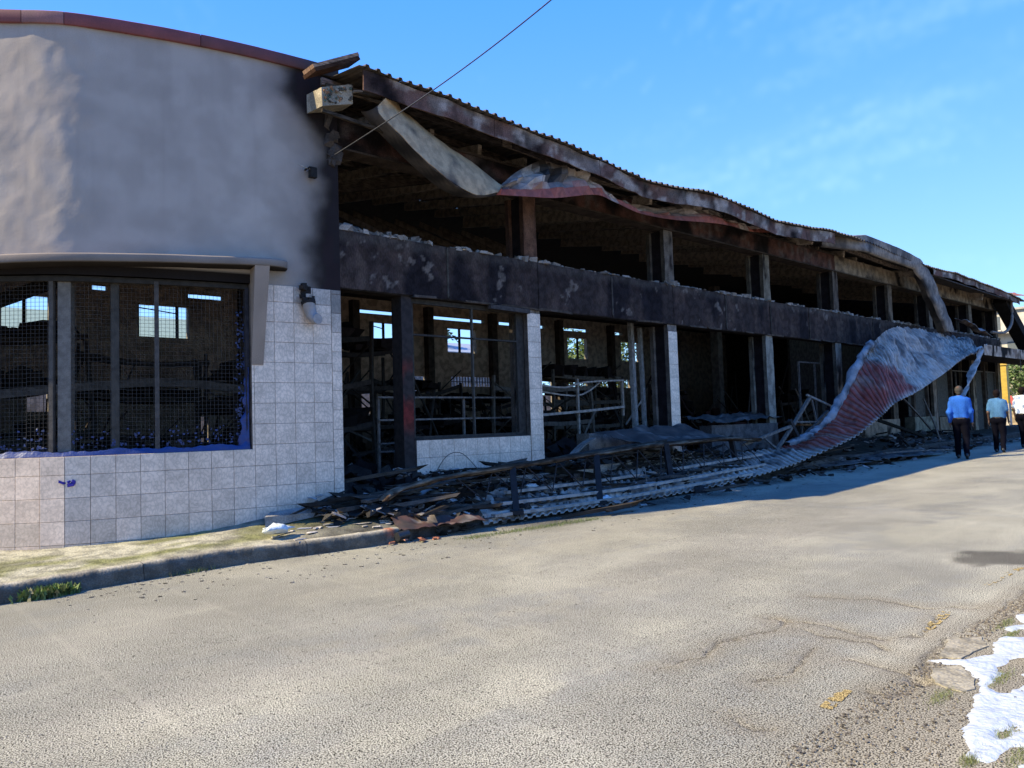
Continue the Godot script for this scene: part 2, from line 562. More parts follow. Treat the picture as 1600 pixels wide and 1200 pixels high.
# ---------------------------------------------------------------- the curved corner building
func tile_mesh(w: float, h: float, t := 0.009, b := 0.003) -> ArrayMesh:
	var g := G.new()
	var p := []
	for z in [0.0, t - b, t]:
		var e := b if z == t else 0.0
		for s in [[-1, -1], [1, -1], [1, 1], [-1, 1]]:
			p.append(Vector3(s[0] * (w / 2 - e), s[1] * (h / 2 - e), z))
	for l in 2:
		for q in 4:
			var r := (q + 1) % 4
			g.quad(p[l * 4 + q], p[l * 4 + r], p[l * 4 + 4 + r], p[l * 4 + 4 + q])
	g.quad(p[8], p[9], p[10], p[11])
	return g.mesh()

var tiles := {}
func tile(at: Vector3, b: Basis, w: float, h: float, parent: Node, tone := -1) -> void:
	var key := "%.3f %.3f" % [w, h]
	if not tiles.has(key): tiles[key] = tile_mesh(w, h)
	var o := put("tile", tiles[key], M["tile%d" % (tone if tone >= 0 else rng.randi() % 4)], parent)
	b = b * Basis(Vector3.UP, rng.randf_range(-0.004, 0.004)) * Basis(Vector3.RIGHT, rng.randf_range(-0.004, 0.004))
	o.transform = Transform3D(b, at)

const PITCH := 0.287
func tile_rows(y0: float, y1: float, from: float) -> Array:   # [centre, height] of rows laid from a joint at height `from`
	var o := []
	var y := from
	while y > y0: y -= PITCH
	while y < y1 - 0.02:
		var a := maxf(y, y0)
		var b := minf(y + PITCH, y1)
		if b - a > 0.02: o.append([(a + b) / 2, b - a - 0.004])
		y += PITCH
	return o

func corner_building() -> void:
	var t := thing("corner_building", "grey curved corner building with dark red parapet cap and cream tiled base", "building")
	# upper wall: rendered and painted, sooted at the right where the fire came through
	var P := []
	var C := []
	var na := 190
	for r in 84:
		var y := 3.70 + (6.94 - 3.70) * r / 83.0
		var row := PackedVector3Array()
		var cr := PackedColorArray()
		for q in na + 1:
			var a := 8.2 - 8.26 * q / na
			if a < 1.4: a = 1.4 * (a + 0.06) / 1.46 - 0.06 if a > -0.06 else -0.06
			var lump := sstep(3.1, 3.45, a + 0.18 * N(a, y, 3, 0.9))
			var d := 0.0008 * N(a, y, 1, 0.4) + lump * (0.009 * N(a * 1.2, y * 0.7, 5, 0.9) + 0.004 * N(a, y * 0.6, 9, 3.5))
			d += lump * 0.006 * sstep(0.1, 0.25, absf(N(a * 0.5, y * 0.5, 17, 0.8)))
			row.append(arc(a, d, y))
			var c := Color(0.53, 0.485, 0.448)
			c = c.lerp(Color(0.505, 0.46, 0.424), sstep(-0.6, 0.9, N(a, y * 0.4, 2, 0.4)))
			var drip := 1.0 - 0.05 * sstep(0.2, 0.7, N(a * 3.0, y * 0.12, 27, 2.0)) * sstep(3.6, 5.5, y)
			c = Color(c.r * drip, c.g * drip, c.b * drip)
			var edge := 0.22 + 0.10 * N(0, y, 2, 0.9)
			edge += 0.30 * sstep(6.0, 6.9, y) * sstep(5.6, 6.6, y)
			edge += 0.42 * (1 - sstep(3.9, 5.3, y)) * 0.35
			edge += 0.28 * exp(-pow((y - 6.5) / 0.45, 2))
			var soot := 1 - sstep(edge - 0.14, edge + 0.26, a + 0.07 * N(a, y, 6, 1.6))
			var haze := 1 - sstep(edge, edge + 0.9, a + 0.12 * N(a, y, 11, 0.8))
			c = c.lerp(Color(0.22, 0.20, 0.195), haze * 0.55)
			c = c.lerp(Color(0.022, 0.019, 0.021), soot * 0.96)
			if a > 1.26: c = c.lerp(Color(0.03, 0.027, 0.027), 1 - sstep(3.82, 3.86, y))  # wall below the ledge darkened: the ledge's shade put into the colour
			cr.append(c)
		P.append(row); C.append(cr)
	var g := G.new()
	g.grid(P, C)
	g.c = Color(0.03, 0.027, 0.027)
	# body of the wall behind its face, return at the corner
	P = []
	for y in [3.70, 6.94]:
		var row := PackedVector3Array()
		for q in 60: row.append(arc(8.2 - 8.26 * q / 59.0, -0.22, y))
		P.append(row)
	g.grid(P, [], false, true)
	for q in 59:
		var a := 8.2 - 8.26 * q / 59.0
		var b := 8.2 - 8.26 * (q + 1) / 59.0
		g.quad(arc(a, -0.22, 3.70), arc(b, -0.22, 3.70), arc(b, 0, 3.70), arc(a, 0, 3.70))
		g.quad(arc(a, 0, 6.94), arc(b, 0, 6.94), arc(b, -0.22, 6.94), arc(a, -0.22, 6.94))
	g.quad(arc(-0.06, 0, 3.70), arc(-0.06, -0.22, 3.70), arc(-0.06, -0.22, 6.94), arc(-0.06, 0, 6.94))
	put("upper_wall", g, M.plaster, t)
	# dark red cap in lengths
	var cuts := [8.2, 6.0, 4.02, 3.52, 1.9, -0.08]
	for s in cuts.size() - 1:
		g = G.new()
		var tone: Color = [Color(0.22, 0.05, 0.05), Color(0.24, 0.06, 0.06), Color(0.32, 0.13, 0.12), Color(0.22, 0.048, 0.048), Color(0.15, 0.036, 0.038)][s]
		P = []; C = []
		for q in 17:
			var a: float = lerpf(cuts[s] - 0.004, cuts[s + 1] + 0.004, q / 16.0)
			var row := PackedVector3Array()
			var cr := PackedColorArray()
			for p in [[-0.27, 6.92], [0.0, 6.935], [0.05, 6.935], [0.052, 7.085], [0.045, 7.095], [-0.26, 7.10], [-0.27, 7.09], [-0.27, 6.92]]:
				row.append(arc(a, p[0], p[1] + 0.004 * N(a, 0, s, 0.8)))
				var f := 1 + 0.25 * N(a, p[1], 3, 1.5)
				cr.append(Color(tone.r * f, tone.g * f, tone.b * f).lerp(Color(0.02, 0.018, 0.018), 1 - sstep(0.2, 0.8, a)))
			P.append(row); C.append(cr)
		g.grid(P, C, false, true)
		put("parapet_cap", g, M.paint, t)
	# projecting ledge over the window with a rounded right end
	g = G.new()
	P = []; C = []
	var ends := [0.78, 0.80, 0.86, 0.95, 1.08]
	for q in 60:
		var a: float = ends[q] if q < 5 else lerpf(1.08, 8.0, (q - 4) / 55.0)
		var out: float = [0.03, 0.14, 0.21, 0.255, 0.28][mini(q, 4)]
		var y0 := 3.92 - 0.042 * (a - 0.9)
		var row := PackedVector3Array()
		for p in [[-0.02, y0 - 0.015], [out * 0.92, y0 - 0.01], [out, y0 + 0.01], [out, y0 + 0.085], [out * 0.95, y0 + 0.105], [out * 0.6, y0 + 0.125], [-0.02, y0 + 0.13]]:
			row.append(arc(a, p[0], p[1] + 0.004 * N(a, p[0], 1, 1.0)))
		P.append(row)
		C.append(PackedColorArray([Color(0.03, 0.027, 0.027), Color(0.05, 0.045, 0.044), Color(0.25, 0.222, 0.2), Color(0.33, 0.292, 0.265), Color(0.34, 0.3, 0.273), Color(0.34, 0.3, 0.273), Color(0.32, 0.285, 0.26)]))  # underside far darker than the lip, its shade painted in
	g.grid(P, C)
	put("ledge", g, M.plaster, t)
	# header and recess behind the window
	g = G.new()
	g.c = Color(0.028, 0.025, 0.025)
	for q in 24:
		var a := 1.30 + 6.7 * (q + 0.5) / 24
		g.box(arc(a, -0.10, 3.795), Vector3(0.2805, 0.19, 0.16), arc_basis(a))
	put("window_header", g, M.soot, t)
	# the fin that carries the ledge's end
	g = G.new()
	var b := arc_basis(1.18)
	var o := arc(1.20, 0, 0)
	var f := func(x: float, y: float, z: float) -> Vector3: return o + b * Vector3(x, 0, z) + Vector3(0, y, 0)
	g.c = Color(0.38, 0.325, 0.28)
	g.corners([f.call(-0.08, 2.56, 0.02), f.call(0.08, 2.56, 0.02), f.call(0.08, 2.56, -0.14), f.call(-0.08, 2.56, -0.14), f.call(-0.08, 3.92, 0.27), f.call(0.12, 3.92, 0.27), f.call(0.12, 3.92, -0.14), f.call(-0.08, 3.92, -0.14)])
	put("bracket_fin", g, M.plaster, t)
	# backing of the tiled base: joint colour
	g = G.new()
	g.c = Color(0.20, 0.18, 0.165)
	for q in 30:
		var a := 1.28 + 6.8 * (q + 0.5) / 30
		g.box(arc(a, -0.11, 0.70), Vector3(0.2280, 1.395, 0.22), arc_basis(a))
	for q in 5:
		var a := -0.06 + 1.34 * (q + 0.5) / 5
		g.box(arc(a, -0.11, 1.85), Vector3(0.2690, 3.70, 0.22), arc_basis(a))
	put("base_wall", g, M.concrete, t)
	for row in tile_rows(0.02, 1.395, 1.165):
		for c in 19:
			var a: float = 0.105 + 0.285 * (c + 0.5)
			if a > 1.36 or row[0] < 1.39:
				if row[0] > 1.17 and a < 1.27: continue
				tile(arc(a, 0.001, row[0]), arc_basis(a), 0.281, row[1], t, 6 if row[0] < 0.55 and rng.randf() < 0.4 else -1)
	for row in tile_rows(1.165, 3.70, 1.165):
		for c in 4:
			var a: float = 0.105 + 0.285 * (c + 0.5)
			tile(arc(a, 0.001, row[0]), arc_basis(a), 0.281, row[1], t, 4 if row[0] > 3.4 and c < 2 else -1)
		tile(arc(1.262, 0.001, row[0]), arc_basis(1.262), 0.028, row[1], t)
	for row in tile_rows(0.02, 3.70, 1.165 - 0.11):
		tile(arc(0.022, 0.001, row[0]), arc_basis(0.022), 0.155, row[1], t, 5 if row[0] > 3.45 else 4 if row[0] > 3.1 else -1)
	# window: sill, frame, posts, wire screen
	var w := Node3D.new()
	w.name = "window"
	t.add_child(w)
	g = G.new()
	g.c = Color(0.20, 0.185, 0.175)
	for q in 24:
		var a := 1.30 + 6.7 * (q + 0.5) / 24
		g.c = Color(0.05, 0.045, 0.043)
		g.box(arc(a, -0.10, 3.66), Vector3(0.284, 0.07, 0.06), arc_basis(a))
		g.c = Color(0.02, 0.03, 0.10)
		g.box(arc(a, -0.10, 1.425), Vector3(0.284, 0.06, 0.06), arc_basis(a))
	g.c = Color(0.05, 0.05, 0.06)
	g.box(arc(1.315, -0.10, 2.54), Vector3(0.05, 2.2, 0.07), arc_basis(1.315))
	put("frame", g, M.steel, w)
	for p in [[3.57, 0.15, 0.16, 0.30], [3.72, 0.05, 0.08, 0.16], [2.97, 0.09, 0.11, 0.10], [2.47, 0.055, 0.11, 0.14], [4.45, 0.06, 0.1, 0.12], [5.3, 0.06, 0.1, 0.12]]:
		g = G.new()
		g.c = gr(p[3] * 0.75, 0.06)
		g.box(arc(p[0], -0.20 if p[1] > 0.08 else -0.12, 2.54), Vector3(p[1], 2.24, p[2]), arc_basis(p[0]))
		put("post", g, M.steel, w)
	g = G.new()
	g.c = Color(0.085, 0.082, 0.08)
	var a0 := 1.34
	while a0 < 4.9:
		g.box(arc(a0, -0.145, 2.54), Vector3(0.0035, 2.18, 0.0035), arc_basis(a0))
		a0 += 0.051
	for q in 43:
		var y := 1.46 + 2.16 * q / 42.0
		for s in 12:
			var a := 1.34 + 3.6 * (s + 0.5) / 12
			g.box(arc(a, -0.149, y + 0.022 * N(a, y, 0, 0.7)), Vector3(0.302, 0.0035, 0.0035), arc_basis(a))
	var wire := put("wire_screen", g, M.steel, w)
	wire.set_meta("kind", "stuff")
	# what is left of the blue sheeting that lined the screen
	P = []
	var B := []
	for q in 121:
		var a := 1.30 + 3.5 * q / 120.0
		var top := 1.455 + 0.03 * N(a, 0, 5, 1.6) + 0.012 * N(a, 0, 9, 6.0) + 0.10 * (1 - sstep(1.30, 1.45, a))
		var row := PackedVector3Array()
		for s in 5:
			var yy := lerpf(1.375 + 0.02 * N(a, 2, 2, 3.0), top, s / 4.0)
			row.append(arc(a, -0.03 + 0.008 * N(a, yy * 3, 6, 3.0) - 0.03 * s / 4.0, yy))
		P.append(row)
	g = G.new()
	g.c = Color(0.012, 0.032, 0.15)
	g.sheet(P, 0.004)
	P = []
	for q in 40:
		var y := 1.38 + 1.15 * q / 39.0
		var row := PackedVector3Array()
		var wd := 0.03 + 0.13 * pow(1 - q / 39.0, 2.5) + 0.03 * N(0, y, 7, 5.0)
		for s in 4: row.append(arc(1.31 + maxf(wd, 0.01) * s / 3.0, -0.05 - 0.02 * s + 0.015 * N(s, y, 3, 4.0), y))
		P.append(row)
	g.sheet(P, -0.004)
	put("blue_sheeting", g, M.plastic, w)
	g = G.new()   # scraps still caught in the wires
	for q in 420:
		var left := rng.randf()
		var a := 1.32 + 0.14 * pow(left, 2) if rng.randf() < 0.45 else 1.35 + 3.5 * rng.randf()
		var y := 1.5 + (1.9 * pow(rng.randf(), 1.6) if a < 1.5 else 0.24 * pow(rng.randf(), 2.2))
		g.c = jit(Color(0.016, 0.028, 0.10), 0.5)
		g.chunk(arc(a, -0.142, y), Vector3(rng.randf_range(0.01, 0.03), rng.randf_range(0.01, 0.03), 0.004), arc_basis(a), rng, 0.5)
	wire = put("blue_scrap", g, M.plastic, w)
	wire.set_meta("kind", "stuff")
	# flat roof and far walls
	g = G.new()
	g.c = Color(0.07, 0.065, 0.06)
	var poly := PackedVector2Array()
	for q in 20:
		var p := arc(8.2 - 8.1 * q / 19.0, -0.23, 0)
		poly.append(Vector2(p.x, p.z))
	poly.append(Vector2(-0.1, -13.9)); poly.append(Vector2(arc(8.2, -0.23).x, -13.9))
	g.prism(poly, func(_x: float, _z: float) -> float: return 6.42, 0.12)
	put("flat_roof", g, M.concrete, t)
	g = G.new()
	g.c = Color(0.22, 0.18, 0.16)
	var lx := arc(8.2).x
	g.span(lx - 0.2, lx, 0.2, 6.4, -14, arc(8.2).z)
	put("side_wall", g, M.concrete, t)
	# a blue rag on a nail in the tiles
	var rag := G.new()
	rag.c = Color(0.05, 0.04, 0.25)
	for q in 5:
		rag.chunk(arc(3.50 + rng.randf_range(-0.08, 0.06), 0.02, 1.04 + rng.randf_range(-0.04, 0.05)), Vector3(rng.randf_range(0.02, 0.07), rng.randf_range(0.015, 0.04), 0.012), arc_basis(3.5) * Basis(Vector3.BACK, rng.randf_range(-0.8, 0.8)), rng, 0.6)
	tag(put("rag", rag, M.cloth), "small dark blue rag stuck on the cream tiles below the window", "rag")
	# burnt lamp on the wall
	var l := thing("wall_lamp", "burnt wall lamp with grey curved pipe on the cream tiled pier", "lamp")
	var lb := arc_basis(0.5)
	var c0 := arc(0.5, 0, 0)
	var at := func(x: float, y: float, z: float) -> Vector3: return c0 + lb * Vector3(x, 0, z) + Vector3(0, y, 0)
	g = G.new()
	g.c = Color(0.05, 0.045, 0.045)
	g.box(at.call(0, 3.63, 0.03), Vector3(0.14, 0.16, 0.05), lb)
	for q in 9: g.chunk(at.call(rng.randf_range(-0.08, 0.08), rng.randf_range(3.5, 3.72), rng.randf_range(0.04, 0.14)), Vector3(0.07, 0.06, 0.05), lb, rng, 0.5)
	put("charred_housing", g, M.soot, l)
	g = G.new()
	g.c = Color(0.03, 0.03, 0.032)
	g.tube([at.call(0.0, 3.50, 0.10), at.call(0.01, 3.46, 0.10), at.call(0.01, 3.43, 0.11)], 0.105, 0.10, 14)
	put("collar", g, M.steel, l)
	g = G.new()
	g.c = Color(0.30, 0.27, 0.25)
	g.tube([at.call(0.01, 3.47, 0.10), at.call(0.02, 3.38, 0.11), at.call(0.05, 3.28, 0.12), at.call(0.09, 3.22, 0.16), at.call(0.10, 3.22, 0.22)], 0.095, 0.075, 14)
	put("pipe", g, M.plastic, l)
	g = G.new()
	g.c = Color(0.42, 0.40, 0.38)
	g.box(at.call(0.0, 3.56, 0.14), Vector3(0.08, 0.05, 0.02), lb)
	put("face_plate", g, M.steel, l)
	# cable hook
	g = G.new()
	g.c = Color(0.03, 0.03, 0.03)
	var h := arc(0.42, 0, 5.40)
	g.bar(h + Vector3(-0.05, 0.04, 0), h + Vector3(-0.05, 0.04, 0.16), 0.02, 0.02)
	g.box(h + Vector3(0.03, -0.01, 0.09), Vector3(0.10, 0.15, 0.08))
	g.c = Color(0.5, 0.48, 0.45)
	g.bar(h + Vector3(-0.2, 0.06, 0.1), h + Vector3(0.0, 0.03, 0.1), 0.012, 0.012)
	tag(put("cable_bracket", g, M.steel), "small black cable bracket on the sooted edge of the grey wall", "bracket")

# ---------------------------------------------------------------- the burnt hall
const EAVE := [[-0.5, 6.80], [0.0, 6.80], [1.65, 6.78], [3.96, 6.66], [5.2, 6.57], [6.5, 6.44], [7.6, 6.47], [8.9, 6.61], [10.2, 6.55], [11.6, 6.39], [13.0, 6.48], [15.0, 6.64], [17.4, 6.62], [19.5, 6.5], [22.6, 6.44], [24.5, 6.55], [27.5, 6.48], [31.6, 6.36], [34, 6.2]]
func eave(x: float) -> float:
	return (interp(EAVE, x - 0.4) + interp(EAVE, x) * 2 + interp(EAVE, x + 0.4)) / 4 + 0.025 * N(x, 3, 3, 0.5)

const RIDGE_Z := -7.0
const RIDGE_Y := 7.95
func roof_y(x: float, z: float) -> float:   # underside of the sheets on the street side
	var t := clampf((0.88 - z) / (0.88 - RIDGE_Z), 0, 1)
	return lerpf(eave(x), RIDGE_Y, t) + (eave(x) - 6.65) * -0.0

const COLS := [4.15, 8.50, 12.80, 16.82, 20.85, 24.50, 28.90, 32.25]

func soot_over(c: Color, x: float, y: float, z: float, amount: float) -> Color:
	return c.lerp(Color(0.024, 0.02, 0.021), clampf(sstep(-0.35, 0.45, N(x, y, z, 0.9) + amount), 0, 1))

func rough_face(g: G, o: Vector3, ux: Vector3, uy: Vector3, nx: int, ny: int, amp: float, tint: Callable) -> void:   # a wall face with slight unevenness
	var P := []
	var C := []
	var nn := ux.cross(uy).normalized()
	for r in ny + 1:
		var row := PackedVector3Array()
		var cr := PackedColorArray()
		for q in nx + 1:
			var p := o + ux * (float(q) / nx) + uy * (float(r) / ny)
			row.append(p + nn * amp * N(p.x, p.y, p.z, 1.8))
			cr.append(tint.call(p))
		P.append(row); C.append(cr)
	g.grid(P, C)

func column(t: Node3D, x: float, y0: float, y1: float, tone: Color, sooty: float, back_sooty: float, called := "column", w := 0.33) -> MeshInstance3D:
	var g := G.new()
	for f in [[0.0, -0.10, sooty], [-0.40, -0.50, back_sooty]]:
		var z: float = f[0]
		var s: float = f[2]
		rough_face(g, Vector3(x - w / 2, y0, z), Vector3(w, 0, 0), Vector3(0, y1 - y0, 0), 6, 26, 0.006, func(p: Vector3) -> Color: return soot_over(tone, p.x * 3, p.y, z, s))
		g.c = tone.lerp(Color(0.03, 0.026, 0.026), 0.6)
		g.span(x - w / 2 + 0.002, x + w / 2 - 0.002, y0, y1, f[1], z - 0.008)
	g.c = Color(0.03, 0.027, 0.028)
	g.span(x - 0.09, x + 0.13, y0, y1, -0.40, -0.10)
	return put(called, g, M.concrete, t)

func tiled_column(t: Node3D, x: float, y0: float, y1: float, tiled_to: float) -> void:
	var c := column(t, x, y0, y1, Color(0.30, 0.27, 0.24), -0.5, -0.35)
	for row in tile_rows(y0, tiled_to, 1.42):
		tile(Vector3(x - 0.022, row[0], 0.006), Basis(), 0.281, row[1], c)
		tile(Vector3(x + 0.143, row[0], 0.006), Basis(), 0.042, row[1], c)

func holed_wall(g: G, x0: float, x1: float, y0: float, y1: float, z: float, thick: float, holes: Array, tint: Callable) -> void:
	var xs := [x0, x1]
	var ys := [y0, y1]
	for h in holes:
		xs.append_array([h[0], h[1]]); ys.append_array([h[2], h[3]])
	xs.sort(); ys.sort()
	for a in xs.size() - 1:
		for b in ys.size() - 1:
			if xs[a + 1] - xs[a] < 0.005 or ys[b + 1] - ys[b] < 0.005: continue
			var cx: float = (xs[a] + xs[a + 1]) / 2
			var cy: float = (ys[b] + ys[b + 1]) / 2
			var open := false
			for h in holes:
				if cx > h[0] and cx < h[1] and cy > h[2] and cy < h[3]: open = true
			if open: continue
			rough_face(g, Vector3(xs[a], ys[b], z), Vector3(xs[a + 1] - xs[a], 0, 0), Vector3(0, ys[b + 1] - ys[b], 0), maxi(1, int((xs[a + 1] - xs[a]) / 0.3)), maxi(1, int((ys[b + 1] - ys[b]) / 0.3)), 0.0, tint)
			g.c = Color(0.34, 0.31, 0.27)
			g.span(xs[a], xs[a + 1], ys[b], ys[b + 1], z - thick, z - 0.01)

func burnt_hall() -> void:
	var t := thing("burnt_hall", "long two storey shop hall burnt black, with open window bays and corrugated roof", "building")
	var g: G
	# --- band between the storeys, in panels
	var x := 0.0
	var k := 0
	while x < 32.4:
		var x1 := minf(x + 2.14, 32.5)
		g = G.new()
		var top := 4.655
		rough_face(g, Vector3(x + 0.008, 3.765, 0.03), Vector3(x1 - x - 0.016, 0, 0), Vector3(0, top - 3.765, 0), 64, 28, 0.012, func(p: Vector3) -> Color:
			var c := Color(0.062, 0.048, 0.048).lerp(Color(0.105, 0.080, 0.074), sstep(-0.2, 0.6, N(p.x * 1.6, p.y * 0.35, 3, 0.9)))
			c = c.lerp(Color(0.028, 0.025, 0.030), sstep(0.1, 0.6, N(p.x, p.y * 0.3, 9, 0.6)))
			c = c.lerp(Color(0.10, 0.092, 0.088), 0.6 * sstep(4.42, 4.62, p.y + 0.05 * N(p.x, p.y, 4, 2.0)))
			var spall := N(p.x, p.y * 0.8, 41, 2.0) + 0.25 * N(p.x, p.y, 43, 6.0) - 0.10 * sstep(3, 12, p.x)
			if p.x > 10.2 and p.x < 12.0: spall += 0.35 * (1 - sstep(0.1, 0.5, absf(p.y - 4.25 + 0.35 * (p.x - 11.1))))
			return c.lerp(Color(0.23, 0.20, 0.185), sstep(0.78, 0.88, spall) * 0.8))
		g.c = Color(0.045, 0.04, 0.04)
		g.span(x, x1, 3.75, 4.652, -0.26, 0.012)
		# broken lower edge with a hanging lip
		g.c = Color(0.12, 0.10, 0.09)
		for q in 4:
			if rng.randf() < 0.6:
				var xx := rng.randf_range(x + 0.2, x1 - 0.4)
				g.chunk(Vector3(xx, 3.765, 0.02), Vector3(rng.randf_range(0.2, 0.8), 0.035, 0.05), Basis(Vector3.BACK, rng.randf_range(-0.04, 0.04)), rng, 0.35)
		put("band_panel", g, M.soot, t)
		if k % 2 == 0 or rng.randf() < 0.4:   # a strip that covers the joint
			g = G.new()
			g.c = gr(rng.randf_range(0.06, 0.11), 0.06)
			g.chunk(Vector3(x1, 4.2, 0.045), Vector3(0.035, 0.80, 0.014), Basis(), rng, 0.12)
			put("joint_strip", g, M.soot, t)
		x = x1
		k += 1
	# crumbling plaster along the top of the band
	for s in 8:
		g = G.new()
		for q in 130:
			var xx := s * 4.06 + 4.06 * rng.randf()
			var dens := sstep(-0.3, 0.4, N(xx, 3, 3, 0.5)) * (1.0 if xx < 9 else 0.6)
			if rng.randf() > dens + 0.15: continue
			var h := rng.randf_range(0.02, 0.085) * (0.5 + dens)
			var v := rng.randf_range(0.16, 0.46)
			g.c = gr(v, 0.05)
			g.chunk(Vector3(xx, 4.655 + h * 0.35, rng.randf_range(-0.14, 0.03)), Vector3(rng.randf_range(0.04, 0.20), h, rng.randf_range(0.04, 0.10)), Basis(Vector3.UP, rng.randf_range(-0.5, 0.5)), rng, 0.6)
		var crumbs := put("broken_plaster", g, M.concrete, t)
		crumbs.set_meta("kind", "stuff")
	# --- lintel under the eaves
	var bounds := [-0.32, 4.15, 8.5, 12.8, 16.82, 20.85, 24.5, 28.9, 32.4]
	for s in bounds.size() - 1:
		var xa: float = bounds[s]
		var xb: float = bounds[s + 1]
		g = G.new()
		var tone: Color = Color(0.14, 0.078, 0.066) if s < 4 else Color(0.36, 0.30, 0.23)
		rough_face(g, Vector3(xa, 5.92, 0.025), Vector3(xb - xa, 0, 0), Vector3(0, 0.47, 0), 60, 10, 0.006, func(p: Vector3) -> Color:
			return soot_over(tone.lerp(Color(0.17, 0.155, 0.15), 0.6 * sstep(0.2, 0.6, N(p.x, p.y, 5, 2.2))), p.x, p.y, 3, -0.05 if s < 4 else -0.42))
		g.c = Color(0.045, 0.035, 0.033)
		g.span(xa, xb - 0.002, 5.918, 6.40, -0.28, 0.012)
		g.c = Color(0.085, 0.07, 0.062) if s < 4 else Color(0.14, 0.12, 0.1)
		g.span(xa, xb - 0.002, 5.895, 5.925, -0.30, 0.05)
		if s < 4: g.span(xa, xb - 0.002, 6.37, 6.41, -0.30, 0.055)
		put("lintel", g, M.concrete, t)
	# --- columns of both storeys
	var up_tone := [Color(0.20, 0.115, 0.085), Color(0.20, 0.18, 0.155), Color(0.27, 0.25, 0.20), Color(0.16, 0.14, 0.12), Color(0.24, 0.21, 0.17), Color(0.24, 0.21, 0.17), Color(0.25, 0.22, 0.18), Color(0.22, 0.19, 0.15)]
	for s in COLS.size():
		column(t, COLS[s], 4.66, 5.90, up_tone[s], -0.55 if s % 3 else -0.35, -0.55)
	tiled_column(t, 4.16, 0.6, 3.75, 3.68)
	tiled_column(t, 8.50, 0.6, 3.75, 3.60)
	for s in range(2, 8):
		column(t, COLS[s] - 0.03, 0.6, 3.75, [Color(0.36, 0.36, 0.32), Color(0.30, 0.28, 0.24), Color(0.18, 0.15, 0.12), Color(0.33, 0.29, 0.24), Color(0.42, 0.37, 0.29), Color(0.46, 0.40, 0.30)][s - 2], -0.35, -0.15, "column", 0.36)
	for p in [[22.6, 0.14], [23.9, 0.12], [26.4, 0.16], [30.4, 0.12]]:
		g = G.new()
		g.c = Color(0.12, 0.10, 0.085)
		g.span(p[0], p[0] + p[1], 0.6, 3.75, -0.2, -0.06)
		put("door_post", g, M.concrete, t)
	# --- first bay: doorway jamb, tiled dwarf wall, shop window frame
	g = G.new()
	rough_face(g, Vector3(1.22, 0.6, -0.02), Vector3(0.20, 0, 0), Vector3(0, 3.15, 0), 4, 40, 0.006, func(p: Vector3) -> Color:
		return Color(0.045, 0.037, 0.036).lerp(Color(0.20, 0.035, 0.028), sstep(-0.2, 0.5, N(p.x * 2, p.y, 3, 0.8)) * sstep(1.4, 1.8, p.y) * (1 - sstep(2.5, 2.8, p.y))))
	g.c = Color(0.035, 0.03, 0.03)
	g.span(1.222, 1.418, 0.6, 3.75, -0.30, -0.03)
	put("door_jamb", g, M.steel, t)
	var dw := G.new()
	dw.c = Color(0.20, 0.18, 0.165)
	dw.span(1.44, 3.98, 0.30, 1.415, -0.28, 0.0)
	dw.span(3.98, 4.335, 0.30, 0.598, -0.28, 0.0)
	dw.c = Color(0.10, 0.09, 0.085)
	dw.span(1.44, 3.98, 1.416, 1.432, -0.30, 0.012)
	var wall := put("dwarf_wall", dw, M.concrete, t)
	for row in tile_rows(0.42, 1.414, 1.414 - 0.287 * 4):
		for c in 10:
			var xx := 1.44 + 0.2545 * (c + 0.5)
			tile(Vector3(xx, row[0], 0.002), Basis(), 0.2505, row[1], wall)
	for p in [[1.42, 1.50, 1.43, 3.74], [3.80, 3.98, 1.43, 3.74], [1.50, 3.80, 3.66, 3.74], [1.50, 3.80, 1.43, 1.48], [2.74, 2.77, 1.48, 3.66], [1.50, 3.80, 3.13, 3.16]]:
		g = G.new()
		g.c = Color(0.06, 0.055, 0.052) if p[1] - p[0] > 0.05 else Color(0.10, 0.095, 0.09)
		g.span(p[0] + 0.001, p[1] - 0.001, p[2] + 0.001, p[3] - 0.001, -0.14, -0.09)
		put("window_bar", g, M.steel, t)
	g = G.new()   # a charred roller shutter box end under the band
	g.c = Color(0.085, 0.078, 0.075)
	g.box(Vector3(3.52, 3.70, 0.05), Vector3(0.95, 0.075, 0.10), Basis(Vector3.BACK, -0.02))
	put("shutter_box", g, M.steel, t)
	# --- dwarf walls further along
	for p in [[5.55, 8.33, 1.40, Color(0.33, 0.31, 0.285), 0.5], [9.85, 12.95, 1.46, Color(0.155, 0.15, 0.15), 0.45], [18.2, 21.0, 1.42, Color(0.44, 0.38, 0.30), 0.0], [22.3, 24.3, 1.46, Color(0.30, 0.31, 0.25), 0.0], [24.7, 26.2, 1.42, Color(0.33, 0.28, 0.21), 0.0]]:
		g = G.new()
		var tone: Color = p[3]
		rough_face(g, Vector3(p[0], 0.3, 0.03), Vector3(p[1] - p[0], 0, 0), Vector3(0, p[2] - 0.3, 0), 30, 12, 0.006, func(q: Vector3) -> Color: return soot_over(tone, q.x, q.y, 8, -0.55))
		g.c = tone.lerp(Color(0.05, 0.045, 0.04), 0.5)
		g.span(p[0] + 0.002, p[1] - 0.002, 0.3, p[2] - 0.002, -0.30, 0.02)
		put("dwarf_wall", g, M.concrete, t)
